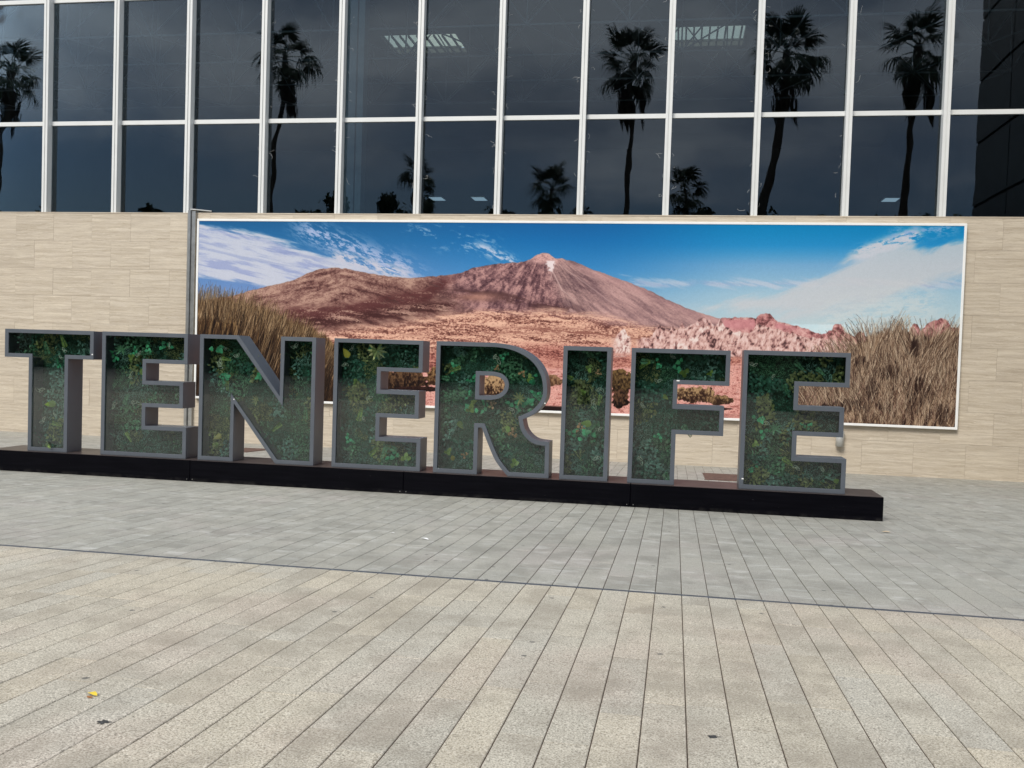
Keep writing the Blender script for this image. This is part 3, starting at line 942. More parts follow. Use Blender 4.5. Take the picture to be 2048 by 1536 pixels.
for (x0, x1, y0, y1) in sky_open:
    mb = MB(); mb.box(x0, x1, y0, y1, 15.82, 15.84); wchild(mb, 'skylight_pane', M['sky_pane'], hall, H0)
    for k in range(9):
        x = x0 + (x1 - x0) * (k + .5) / 9
        mb = MB(); mb.box(x - .035, x + .035, y0 - .05, y1 + .05, 15.5, 15.58); wchild(mb, 'skylight_bar', M['interior'], hall, H0)
    mb = MB(); mb.box(x0, x1, (y0 + y1) / 2 - .04, (y0 + y1) / 2 + .04, 15.4, 15.48); wchild(mb, 'skylight_bar', M['interior'], hall, H0)
# space frame under the roof
mb = MB()
MODX, MODY = 3.315, 3.0
zb, zt2 = 12.5, 14.9
nodes = {}
for r in range(1, 5):
    yy = 27.4 + MODY * r
    for k in range(-4, 11):
        x = -21.78 + MODX * k + (MODX / 2 if r % 2 == 0 else 0)
        if -33.5 < x < 11.7: nodes[(r, k)] = (x, yy, zb)
for (r, k), p in nodes.items():
    if (r, k + 1) in nodes: mb.tube(p, nodes[(r, k + 1)], .035, n=5, cap=False)
    for dk in ((0, 1) if r % 2 == 0 else (-1, 0)):
        if (r + 1, k + dk) in nodes:
            mb.tube(p, nodes[(r + 1, k + dk)], .028, n=5, cap=False)
    for dx, dy in ((MODX / 2, 1.0), (-MODX / 2, 1.0), (0, .2)):
        mb.tube(p, (p[0] + dx, p[1] + dy, zt2), .028, n=5, cap=False)
o = wchild(mb, 'space_frame', M['truss'], hall, H0)
tag(o, kind='stuff')
# remains of torn tape and sealant along the pane edges
mb = MB()
rs_ = random.Random(21)
for gx in GX[7:15]:
    for sd_ in (-1, 1):
        for _ in range(9):
            x = gx + sd_ * (.085 + abs(rs_.gauss(0, .05)) + .02); z = rs_.uniform(5.8, 11.6)
            if abs(z - ZT) < .15: continue
            a = rs_.choice([0, 0, 1.57]) + rs_.gauss(0, .4); p = Vector((x, 26.025, z))
            for q in range(rs_.randint(2, 5)):
                a += rs_.gauss(0, .7); n_ = p + Vector((math.cos(a) * sd_, 0, math.sin(a))) * rs_.uniform(.02, .06)
                mb.tube(p, n_, .0022, n=3, cap=False); p = n_
o = wchild(mb, 'tape_residue', M['alu'], hall, H0); tag(o, kind='stuff')
# interior columns
for cx_ in (-10.05, -23.2):
    mb = MB(); mb.box(cx_ - .32, cx_ + .10, 27.6, 28.0, 5.02, 15.5); mb.box(cx_ + .13, cx_ + .32, 27.65, 28.05, 5.02, 15.5)
    wchild(mb, 'interior_column', M['column'], hall, H0)

# hanging office lamps deep in the hall
for i, (x, lab) in enumerate(((-13.2, 'left of two small pale ceiling panels seen through the seventh window from the right'), (-10.85, 'right one of the pair of small pale ceiling panels deep behind the glass'), (10.3, 'single small pale ceiling panel behind the glass near the right palm trunk'))):
    l = empty('ceiling_lamp', (x, 50, 10.25))
    tag(l, lab, 'lamp', 'lit ceiling panels inside the hall')
    mb = MB(); mb.box(-.34, .34, -.5, .5, -.01, 0); mb.build('diffuser', M['lamp'], l)
    mb = MB(); mb.box(-.37, .37, -.53, .53, .004, .06); mb.build('housing', M['alu'], l)
    for sx in (-.3, .3):
        mb = MB(); mb.tube((sx, 0, .06), (sx, 0, 5.3), .002, n=3); mb.build('rod', M['wing_joint'], l)

# dark wing that stands forward at the right, outside the picture; the last window mirrors it
wing = empty('hall_wing', (9.6, 23, -1.2))
tag(wing, 'dark clad wing projecting from the hall beyond the right edge, mirrored in the last window', 'building')
G0 = (9.6, 23, -1.2)
mb = MB(); mb.box(9.32, 15, 19.4, 25.7, -1.2, 21); wchild(mb, 'wing_core', M['wing_joint'], wing, G0)
for r in range(11):
    z0 = -1.0 + r * 2.0
    for c in range(2):
        y0 = 19.42 + c * 3.13
        mb = MB(); mb.box(9.27, 9.315, y0 + .03, y0 + 3.1, z0 + .05, z0 + 1.95)
        wchild(mb, 'cladding_panel', M['wing'], wing, G0)

# ------------------------------------------------------------------ the letters
LY = 14.72
LK = LY / 14.65
LD = .42                     # depth of a letter
FR = .068                    # width of its front rim
Z0L, Z1L = -.255, 1.862
PL_TOP = -.265


def catmull(pts, n=5):
    out = []
    for i in range(len(pts) - 1):
        p0 = pts[max(i - 1, 0)]; p1 = pts[i]; p2 = pts[i + 1]; p3 = pts[min(i + 2, len(pts) - 1)]
        for k in range(n):
            t = k / n
            out.append(tuple(.5 * ((2 * b) + (-a + c) * t + (2 * a - 5 * b + 4 * c - d) * t * t + (-a + 3 * b - 3 * c + d) * t ** 3) for a, b, c, d in zip(p0, p1, p2, p3)))
    out.append(pts[-1])
    return out


def T_(x0, x1, sx0, sx1):
    return [(x0, 1.862), (x1, 1.862), (x1, 1.37), (sx1, 1.37), (sx1, Z0L), (sx0, Z0L), (sx0, 1.37), (x0, 1.37)]


def E_(x0, xa, xb, xm, x1=None):
    return [(x0, 1.862), (xa, 1.862), (xa, 1.345), (xm, 1.345), (xm, 1.045), (xb, 1.045), (xb, .595), (xm, .595), (xm, .275), (xa, .275), (xa, Z0L), (x0, Z0L)]


bowl = catmull([(-2.84, 1.862), (-2.60, 1.83), (-2.36, 1.74), (-2.17, 1.60), (-2.045, 1.41), (-1.995, 1.21), (-2.0, 1.02), (-2.075, .87), (-2.20, .745), (-2.365, .66)], 3)
leg = catmull([(-2.365, .66), (-2.33, .52), (-2.25, .41), (-2.13, .34), (-1.93, .322)], 3)
inleg = catmull([(-2.585, Z0L), (-2.78, -.03), (-2.91, .23), (-3.025, .50)], 3)
R_out = [(-3.81, 1.862)] + bowl + leg[1:] + [(-1.925, Z0L)] + inleg + [(-3.085, .50), (-3.085, Z0L), (-3.81, Z0L)]
R_hole = [(-3.085, 1.335)] + catmull([(-2.87, 1.335), (-2.755, 1.31), (-2.69, 1.25), (-2.675, 1.18), (-2.705, 1.10), (-2.79, 1.04), (-2.91, 1.015)], 3) + [(-3.085, 1.015)]

LET = [
    ('T', T_(-11.59, -9.88, -11.12, -10.36), [], 'grey-framed metal letter T filled with plants, first letter at the left end of the plinth'),
    ('E', E_(-9.72, -8.13, -8.20, -8.89), [], 'grey letter E of plants between the T and the N'),
    ('N', [(-7.91, 1.862), (-7.22, 1.862), (-6.465, .87), (-6.465, 1.862), (-5.85, 1.862), (-5.85, Z0L), (-6.52, Z0L), (-7.275, .72), (-7.275, Z0L), (-7.91, Z0L)], [], 'grey letter N with a broad diagonal and green plants behind glass'),
    ('E', E_(-5.535, -4.03, -4.075, -4.73), [], 'grey letter E of plants between the N and the R'),
    ('R', R_out, [R_hole], 'grey letter R with rounded bowl and bright green and yellow leaves'),
    ('I', [(-1.755, 1.845), (-1.0, 1.845), (-1.0, Z0L), (-1.755, Z0L)], [], 'plain upright grey letter I filled with plants'),
    ('F', [(-.69, 1.845), (.81, 1.845), (.81, 1.305), (.03, 1.305), (.03, .99), (.745, .99), (.745, .535), (.03, .535), (.03, Z0L), (-.69, Z0L)], [], 'grey letter F of plants between the I and the last E'),
    ('E', E_(1.005, 2.56, 2.50, 1.83), [], 'grey letter E of plants at the right end of the plinth'),
]


def area(p): return .5 * sum(p[i][0] * p[(i + 1) % len(p)][1] - p[(i + 1) % len(p)][0] * p[i][1] for i in range(len(p)))


def inset(p, d):
    """offset a clockwise outline inwards by d (a clockwise hole given reversed moves outwards)"""
    n = len(p); out = []
    for i in range(n):
        a, b, c = Vector(p[i - 1]), Vector(p[i]), Vector(p[(i + 1) % n])
        e1, e2 = (b - a).normalized(), (c - b).normalized()
        n1, n2 = Vector((e1.y, -e1.x)), Vector((e2.y, -e2.x))
        m = n1 + n2
        k = d / max(.25, (1 + n1.dot(n2)))
        out.append((b.x + m.x * k, b.y + m.y * k))
    return out


def tess(loops):
    vs = [[Vector((x, z, 0)) for x, z in l] for l in loops]
    flat = [v for l in vs for v in l]
    return flat, tessellate_polygon(vs)


def plate(mb, loops, y0, y1):
    flat, tris = tess(loops)
    n = len(mb.v)
    mb.v += [(v.x, y0, v.y) for v in flat] + [(v.x, y1, v.y) for v in flat]
    k = len(flat)
    for tr in tris:
        a, b, c = [flat[i] for i in tr]
        tr = list(tr)
        if (b.x - a.x) * (c.y - a.y) - (b.y - a.y) * (c.x - a.x) < 0: tr = tr[::-1]
        mb.f.append([n + i for i in tr]); mb.f.append([n + k + i for i in tr[::-1]]); mb.sm += [False, False]
    o = 0
    for l in loops:
        for i in range(len(l)):
            j = (i + 1) % len(l)
            mb.f.append([n + o + i, n + o + j, n + k + o + j, n + k + o + i]); mb.sm.append(False)
        o += len(l)


def band_ring(mb, a, b, y0, y1):
    """solid ring between two outlines with equal point counts"""
    n = len(a); k = len(mb.v)
    for p in (a, b):
        for y in (y0, y1):
            mb.v += [(x, y, z) for x, z in p]
    for i in range(n):
        j = (i + 1) % n
        A0, A1, B0, B1 = k, k + n, k + 2 * n, k + 3 * n
        mb.f += [[A0 + i, A0 + j, B0 + j, B0 + i], [A1 + i, B1 + i, B1 + j, A1 + j], [A0 + i, A1 + i, A1 + j, A0 + j], [B0 + i, B0 + j, B1 + j, B1 + i]]
        mb.sm += [False] * 4


def inside(p, loops):
    c = False
    for l in loops:
        for i in range(len(l)):
            (x1, y1), (x2, y2) = l[i], l[i - 1]
            if (y1 > p[1]) != (y2 > p[1]) and p[0] < (x2 - x1) * (p[1] - y1) / (y2 - y1) + x1: c = not c
    return c


# leaf materials
def leafmat(name, c, var=.35, rough=.5, trans=.15):
    t = NT(name)
    geo = t.node('ShaderNodeNewGeometry')
    r = t.math('FRACT', t.math('ADD', geo.outputs['Random Per Island'], t.node('ShaderNodeObjectInfo').outputs['Random']))
    cc = t.mix(r, tuple(x * (1 - var) ** 1.6 for x in c), tuple(min(1, x * (1 + var * 1.5)) for x in c))
    hue = t.math('FRACT', t.math('MULTIPLY', r, 7.7))
    cc = t.mix(t.rngm(hue, .7, 1, 0, .3), cc, (c[0] * 1.7, c[1] * 1.15, c[2] * .8))
    n = t.noise(geo.outputs['Position'], 45, 3)
    cc = t.mix(t.rngm(n, .35, .7, 0, .35), cc, tuple(x * .5 for x in c))
    return t.pbr(cc, rough, 0, .35)


M['moss'] = leafmat('moss_mat', (.034, .078, .052), .5, .95)
M['leaf_dark'] = leafmat('dark_green_leaf', (.030, .12, .08))
M['leaf_mid'] = leafmat('mid_green_leaf', (.07, .20, .105))
M['leaf_blue'] = leafmat('blue_green_leaf', (.10, .22, .18))
M['leaf_bright'] = leafmat('bright_green_leaf', (.045, .29, .14), .35)
M['leaf_lime'] = leafmat('lime_leaf', (.16, .25, .055), .35)
M['leaf_yellow'] = leafmat('yellow_leaf', (.34, .29, .04), .3)
M['leaf_pale'] = leafmat('pale_leaf_edge', (.55, .62, .52), .15)
M['berry'] = leafmat('orange_petal', (.36, .21, .11), .3)
M['leaf_olive'] = leafmat('olive_leaf', (.17, .20, .075), .3)


def leaf_shape(L, W, kind='heart'):
    if kind == 'heart':
        prof = [(0, 0), (.12, .75), (.3, 1), (.55, .8), (.8, .4), (1, 0)]
    elif kind == 'long':
        prof = [(0, 0), (.2, .7), (.5, 1), (.8, .6), (1, 0)]
    else:
        prof = [(0, 0), (.25, .95), (.6, 1), (.9, .55), (1, 0)]
    left = [(-w * W / 2, t * L) for t, w in prof]; right = [(w * W / 2, t * L) for t, w in prof[1:-1]][::-1]
    return left, right


def add_leaf(mb, c, ang, L, W, tilt, kind='heart', curl=.15):
    left, right = leaf_shape(L, W, kind)
    pts = left + right
    R = Matrix.Rotation(ang, 3, 'Y') @ Matrix.Rotation(tilt, 3, 'X')
    k = len(mb.v)
    for x, y in pts:
        p = R @ Vector((x, -curl * y * y / max(L, .01) + abs(x) * .25, y))
        mb.v.append((c[0] + p.x, c[1] + p.y, c[2] + p.z))
    n = len(left); m = len(right)
    # two halves folded on the midrib
    a = len(mb.v)
    for q in range(0, n):
        t_ = pts[q][1]
        p = R @ Vector((0, -curl * t_ * t_ / max(L, .01), t_))
        mb.v.append((c[0] + p.x, c[1] + p.y, c[2] + p.z))
    for q in range(n - 1):
        mb.f.append([k + q, k + q + 1, a + q + 1, a + q]); mb.sm.append(True)
    rr = [k] + [k + n + m - 1 - i for i in range(m)] + [k + n - 1]
    for q in range(n - 1):
        mb.f.append([rr[q], a + q, a + q + 1, rr[q + 1]]); mb.sm.append(True)


def simple_leaf(mb, c, ang, L, W, tilt):
    R = Matrix.Rotation(ang, 3, 'Y') @ Matrix.Rotation(tilt, 3, 'X')
    k = len(mb.v)
    for x, y in ((0, 0), (-W / 2, L * .45), (0, L), (W / 2, L * .45)):
        p = R @ Vector((x, 0, y)); mb.v.append((c[0] + p.x, c[1] + p.y, c[2] + p.z))
    mb.f.append([k, k + 1, k + 2, k + 3]); mb.sm.append(False)


def feature_mesh(kind, mat, seed):
    rs_ = random.Random(seed)
    mb = MB()
    if kind == 'vine':
        for i in range(5):
            add_leaf(mb, (rs_.uniform(-.05, .05), 0, rs_.uniform(-.06, .06)), rs_.uniform(0, 6.28), rs_.uniform(.06, .09), rs_.uniform(.05, .075), rs_.uniform(-.5, .5))
    elif kind == 'single':
        add_leaf(mb, (0, 0, 0), 0, .15, .10, .2)
    elif kind == 'fan':
        for i in range(9):
            add_leaf(mb, (0, 0, 0), -2.4 + i * .6, .15, .035, .25, 'long')
    elif kind == 'fern':
        for s in range(12):
            t_ = s / 12
            for sd_ in (-1, 1):
                add_leaf(mb, (0, -.02 * t_, .2 * t_), sd_ * 1.15, .055 * (1 - t_ * .6), .014, .2, 'long')
    elif kind == 'bract':      # thin pale outlines of variegated leaves
        for i in range(3):
            a0 = rs_.uniform(0, 6.28); L = rs_.uniform(.06, .09)
            left, right = leaf_shape(L, L * .45, 'long')
            pl_ = left + right
            R = Matrix.Rotation(a0, 3, 'Y')
            c = Vector((rs_.uniform(-.03, .03), 0, rs_.uniform(-.03, .03)))
            for q in range(len(pl_)):
                a = pl_[q]; b = pl_[(q + 1) % len(pl_)]
                p, p2 = R @ Vector((a[0], 0, a[1])) + c, R @ Vector((b[0], 0, b[1])) + c
                mb.tube(p, p2, .0028, n=3, cap=False)
    elif kind == 'petals':
        for i in range(9):
            c = (rs_.uniform(-.06, .06), rs_.uniform(-.01, .01), rs_.uniform(-.06, .06))
            k = len(mb.v); r = rs_.uniform(.014, .024)
            mb.v.append((c[0], c[1] - .006, c[2]))
            for q in range(7):
                mb.v.append((c[0] + r * math.cos(q * .898), c[1], c[2] + r * math.sin(q * .898)))
            for q in range(7):
                mb.f.append([k, k + 1 + (q + 1) % 7, k + 1 + q]); mb.sm.append(True)
    return mb.mesh(kind, mat)


FEAT = {
    'vine': [feature_mesh('vine', M['leaf_bright'], 1), feature_mesh('vine', M['leaf_bright'], 2), feature_mesh('vine', M['leaf_lime'], 3)],
    'single': [feature_mesh('single', M['leaf_yellow'], 1), feature_mesh('single', M['leaf_lime'], 1)],
    'fan': [feature_mesh('fan', M['leaf_olive'], 1), feature_mesh('fan', M['leaf_mid'], 1)],
    'fern': [feature_mesh('fern', M['leaf_lime'], 1), feature_mesh('fern', M['leaf_mid'], 1)],
    'bract': [feature_mesh('bract', M['leaf_pale'], 1), feature_mesh('bract', M['leaf_pale'], 2), feature_mesh('bract', M['leaf_pale'], 5)],
    'petals': [feature_mesh('petals', M['berry'], 1), feature_mesh('petals', M['berry'], 4)],
}
NAMES = {'vine': 'leaf_sprig', 'single': 'leaf', 'fan': 'fan_leaf', 'fern': 'fern', 'bract': 'pale_leaf', 'petals': 'petal_cluster'}

for li, (ch, outline, holes, lab) in enumerate(LET):
    rs_ = random.Random(100 + li)
    sc = lambda p: [(x * LK, (z - EYE) * LK + EYE) for x, z in p]
    outline = sc(outline)
    holes = [sc(h) for h in holes]
    if area(outline) > 0: outline = outline[::-1]        # clockwise
    holes = [h if area(h) > 0 else h[::-1] for h in holes]
    xs_ = [p[0] for p in outline]
    ox = (min(xs_) + max(xs_)) / 2
    oz = PL_TOP
    outline = [(x - ox, z - oz) for x, z in outline]
    holes = [[(x - ox, z - oz) for x, z in h] for h in holes]
    root = empty('sign_letter', (ox, LY, oz))
    tag(root, lab, 'letter', 'plant-filled letters of the long sign')
    inn = inset(outline, FR)
    hinn = [inset(h, FR) for h in holes]
    mb = MB(); band_ring(mb, outline, inn, 0, .02)
    for h, hi in zip(holes, hinn): band_ring(mb, h, hi, 0, .02)
    mb.build('front_rim', M['letter_metal'], root, fix=True, bevel=.0025)
    mb = MB()
    for l in [outline] + holes:
        band_ring(mb, inset(l, .002), inset(l, .008), .021, LD)
    o = mb.build('side_panel', M['letter_metal'], root, fix=True)
    mb = MB(); plate(mb, [inset(outline, .0095)] + [inset(h, .0095) for h in holes], LD - .012, LD - .003)
    mb.build('back_panel', M['letter_metal'], root)
    mb = MB(); plate(mb, [inset(outline, .0095)] + [inset(h, .0095) for h in holes], LD - .05, LD - .014)
    mb.build('moss_mat', M['moss'], root)
    gl_loops = [inset(outline, FR - .004)] + [inset(h, FR - .004) for h in holes]
    mb = MB(); plate(mb, gl_loops, .022, .028)
    mb.build('glass', M['letter_glass'], root)
    # planting
    inner = [inset(outline, .055)] + [inset(h, .055) for h in holes]
    x0, x1 = min(p[0] for p in outline), max(p[0] for p in outline)
    z0, z1 = 0, max(p[1] for p in outline)
    groups = {m: MB() for m in ('leaf_dark', 'leaf_mid', 'leaf_blue', 'leaf_olive')}
    ar = abs(area(outline))
    cent = [(rs_.uniform(x0, x1), rs_.uniform(z0, z1), rs_.choice(['leaf_dark', 'leaf_mid', 'leaf_blue', 'leaf_olive', 'leaf_dark']), rs_.choice([0, 0, 1, 2, 2])) for _ in range(int(ar * 22))]
    for _ in range(int(ar * 1500)):
        x, z = rs_.uniform(x0, x1), rs_.uniform(z0, z1)
        if not inside((x, z), inner): continue
        ce = min(cent, key=lambda c: (c[0] - x) ** 2 + (c[1] - z) ** 2)
        mb = groups[ce[2]]
        y = LD - .06 - abs(rs_.gauss(0, .10))
        y = max(.09, y)
        if ce[3] == 0:
            for q in range(4):
                simple_leaf(mb, (x + rs_.uniform(-.02, .02), y, z + rs_.uniform(-.02, .02)), rs_.uniform(0, 6.28), rs_.uniform(.012, .028), rs_.uniform(.008, .014), rs_.uniform(-.9, .3))
        elif ce[3] == 1:
            simple_leaf(mb, (x, y, z - .04), rs_.uniform(-1.2, 1.2), rs_.uniform(.06, .09), rs_.uniform(.009, .016), rs_.uniform(-.8, .5))
        else:
            add_leaf(mb, (x, y, z), rs_.uniform(0, 6.28), rs_.uniform(.035, .07), rs_.uniform(.025, .045), rs_.uniform(-.6, .4))
    for m, mb in groups.items():
        if mb.f:
            o = mb.build('foliage', M[m], root); tag(o, kind='stuff')
    want = {'vine': 5, 'single': 1, 'fan': 1, 'fern': 4, 'bract': 5, 'petals': 0}
    if ch == 'R': want = {'vine': 16, 'single': 4, 'fan': 1, 'fern': 2, 'bract': 2, 'petals': 5}
    if ch == 'T': want = {'vine': 1, 'single': 1, 'fan': 0, 'fern': 4, 'bract': 5, 'petals': 0}
    if ch in 'IF': want = {'vine': 5, 'single': 1, 'fan': 0, 'fern': 4, 'bract': 4, 'petals': 2 if ch == 'I' else 0}
    for kd, n in want.items():
        for _ in range(n):
            for tr in range(60):
                x, z = rs_.uniform(x0, x1), rs_.uniform(z0, z1)
                if inside((x, z), [inset(outline, .13)] + [inset(h, .13) for h in holes]): break
            else: continue
            lst = FEAT[kd]
            me = lst[rs_.randrange(len(lst))]
            o = link(NAMES[kd], me, root, (x, rs_.uniform(.08, .16), z))
            o.rotation_euler = (rs_.uniform(-.3, .3), rs_.uniform(0, 6.28), rs_.uniform(-.5, .5))
            s = rs_.uniform(.75, 1.25); o.scale = (s, s, s)

    for cxx, czz, cw in {'F': [(.035, 1.36, .045)], 'R': [(-2.02, .93, .02)], 'T': [(-9.9, 1.46, .025)], 'N': [(-7.275, .79, .018)]}.get(ch, [(1.06, -.10, .03)] if li == 7 else []):
        mb = MB(); mb.box(cxx * LK - ox - cw / 2, cxx * LK - ox + cw / 2, -.0025, .004, (czz - EYE) * LK + EYE - oz - .009, (czz - EYE) * LK + EYE - oz + .009)
        mb.build('paint_chip', M['white_frame'], root)

# plinth
pl = empty('sign_plinth', (-4.36, 15.06, -.66))
tag(pl, 'long low black plinth carrying the row of letters', 'plinth')
R0 = (-4.36, 15.06, -.66)
for a, b in ((-11.86, -8.034), (-8.028, -4.294), (-4.288, -.634), (-.628, 3.11)):
    mb = MB()
    n = len(mb.v)
    for y, zb_ in ((14.62, -.6288), (15.5, -.6666)):
        mb.v += [(a, y, zb_ + .002), (b, y, zb_ + .002), (b, y, PL_TOP), (a, y, PL_TOP)]
    mb.f += [[0, 1, 2, 3], [5, 4, 7, 6], [3, 2, 6, 7], [1, 0, 4, 5], [0, 3, 7, 4], [2, 1, 5, 6]]; mb.sm += [False] * 6
    o = wchild(mb, 'plinth_section', M['plinth'], pl, R0, fix=True, bevel=.006)
for x in (-8.03, -4.29, -.63):
    for dx in (-.05, .05):
        mb = MB(); mb.tube((x + dx, 14.619, -.59), (x + dx, 14.612, -.59), .006, n=8)
        wchild(mb, 'bolt', M['steel'], pl, R0)

# ------------------------------------------------------------------ small things on the ground
gz = lambda y: -GS * y
for x0, x1, y0, y1, lab in ((.72, 1.55, 21.0, 22.95, 'square rust brown steel plate on the paving behind the letter F'), (-11.35, -10.6, 22.1, 23.6, 'rust brown steel plate on the paving behind the letter N')):
    e = empty('cover_plate', ((x0 + x1) / 2, (y0 + y1) / 2, gz((y0 + y1) / 2)))
    tag(e, lab, 'plate')
    e.rotation_euler = (-math.radians(2.463), 0, 0)
    w, h = (x1 - x0) / 2, (y1 - y0) / 2
    mb = MB(); mb.box(-w, w, -h, h, .002, .012); mb.build('plate', M['rust'], e, bevel=.003)
    mb = MB(); mb.box(-w - .02, w + .02, -h - .02, -h - .002, .002, .016); mb.box(-w - .02, w + .02, h + .002, h + .02, .002, .016)
    mb.build('plate_edge', M['rust'], e)

M['litter_white'] = simple('white_paper', (.8, .8, .78), .8)
M['litter_yellow'] = simple('yellow_dry_leaf', (.75, .55, .04), .6)
M['litter_brown'] = simple('brown_dry_leaf', (.32, .12, .03), .7)
M['litter_pale'] = simple('pale_dry_leaf', (.65, .5, .3), .7)
M['tar'] = simple('dark_stain', (.035, .035, .034), .7, scale=40, var=.4)


def scrap(name, x, y, L, W, ang, mat, lab, cat, lift=.01, extra=None):
    root = empty(name, (x, y, gz(y) + .001)); tag(root, lab, cat)
    root.rotation_euler = (-math.radians(2.463), 0, ang)
    mb = MB(); add_leaf(mb, (0, 0, 0), 0, L, W, 0, 'long', .2)
    mb.v = [(a, c - L / 2, .004 + lift * abs(b) * 20 + lift * (1 - abs(2 * c / L - 1))) for a, b, c in mb.v]
    mb.build('blade', mat, root)
    if extra:
        mb = MB(); add_leaf(mb, (0, 0, 0), 0, L * .6, W * .6, 0, 'long', .2)
        mb.v = [(a + extra[0], c - L * .3 + extra[1], .004 + lift * abs(b) * 10) for a, b, c in mb.v]
        mb.build('curled_piece', extra[2], root)


scrap('fallen_leaf', -2.88, 4.31, .075, .035, 1.2, M['litter_yellow'], 'small yellow and brown dry leaf on the beige paving at the lower left', 'leaf', .012, (-.03, -.02, M['litter_brown']))
scrap('paper_scrap', -2.69, 10.08, .13, .05, 1.0, M['litter_white'], 'white scrap on the grey paving in front of the plinth', 'litter', .012)
scrap('paper_scrap', -3.15, 10.36, .06, .03, 1.6, M['litter_white'], 'tiny white scrap left of the larger white scrap on grey paving', 'litter', .008)
scrap('fallen_leaf', 2.88, 13.3, .12, .07, 1.4, M['litter_pale'], 'pale dry leaf on the paving by the right end of the plinth', 'leaf', .012)


def stain(x, y, r, seed, lab, sx=1.0):
    rs_ = random.Random(seed)
    root = MB(); n = 22
    pts = []
    for i in range(n):
        a = 2 * math.pi * i / n
        rr = r * (rs_.uniform(.35, 1.1) if i % 2 else rs_.uniform(.5, .8))
        pts.append((rr * sx * math.cos(a), rr * .8 * math.sin(a)))
    k = 0
    root.v = [(0, 0, .0045)] + [(a, b, .0022) for a, b in pts]
    for i in range(n):
        root.f.append([0, 1 + i, 1 + (i + 1) % n]); root.sm.append(False)
    o = root.build('tar_stain', M['tar'], None, (x, y, gz(y)))
    o.rotation_euler = (-math.radians(2.463), 0, 0)
    tag(o, lab, 'stain')


stain(-2.60, 3.98, .042, 1, 'dark splatter on the beige paving below the yellow leaf', 1.1)
stain(.245, 4.60, .034, 2, 'dark streaky splatter on the beige paving at the lower right', 1.3)

# ------------------------------------------------------------------ palms and trees across the plaza, mirrored in the glass
M['palm_leaf'] = simple('palm_frond_green', (.030, .050, .022), .6, var=.4, scale=3)
M['palm_dead'] = simple('dead_frond_brown', (.040, .030, .020), .9, var=.3)
M['palm_trunk'] = simple('palm_trunk_bark', (.055, .046, .038), .95, var=.3)
M['tree_leaf'] = simple('dark_tree_foliage', (.028, .045, .018), .8, var=.5, scale=1.2)
M['tree_bark'] = simple('tree_bark', (.05, .04, .03), .95)


def frond_mesh(seed, droop=1.0):
    rs_ = random.Random(seed)
    mb = MB()
    # petiole: 1.3 m long, rises along +x then bends
    pts = [(0, 0, 0), (.45, 0, .10), (.9, 0, .12), (1.25, 0, .02)]
    mb.path(pts, [.03, .025, .02, .015], 5)
    hub = Vector((1.25, 0, .02))
    n = 30
    for i in range(n):
        a = -2.15 + 4.3 * i / (n - 1)
        L = (1.15 - .22 * abs(a)) * rs_.uniform(.85, 1.1)
        d = Vector((math.cos(a), math.sin(a), .25 - .3 * rs_.random()))
        side = Vector((-math.sin(a), math.cos(a), 0)) * .045
        p1 = hub + d * L * .5
        p2 = hub + d * L * .85 + Vector((0, 0, -.28 * droop * rs_.uniform(.5, 1.3)))
        p3 = p2 + Vector((d.x * .16, d.y * .16, -.42 * droop * rs_.uniform(.5, 1.5)))
        mb.poly([hub, p1 - side, p1 + side])
        mb.poly([p1 - side, p2 - side * .7, p2 + side * .7, p1 + side])
        mb.poly([p2 - side * .6, p3, p2 + side * .6])
    return mb.mesh('frond', M['palm_leaf'])


FR_UP = [frond_mesh(i, .45) for i in range(3)]
FR_DN = [frond_mesh(i + 10, 1.3) for i in range(3)]


def dead_mesh(seed):
    rs_ = random.Random(seed)
    mb = MB()
    for i in range(60):
        a = rs_.uniform(0, 6.28); r = rs_.uniform(.05, .24); z = -rs_.uniform(.3, 1.7)
        w = .05; rr = r * math.sin(min(1, max(0, (-z) / 1.9)) * math.pi) + .05
        c = Vector((rr * math.cos(a), rr * math.sin(a), z))
        t_ = Vector((-math.sin(a), math.cos(a), 0)) * w
        mb.poly([c - t_, c + t_, c + Vector((-.1 * math.cos(a), -.1 * math.sin(a), -.75)) + t_ * .3])
    mb.path([(0, 0, .3), (0, 0, -.4)], [.03, .03], 5)
    return mb.mesh('dead_frond', M['palm_dead'])


DEAD = [dead_mesh(i) for i in range(3)]


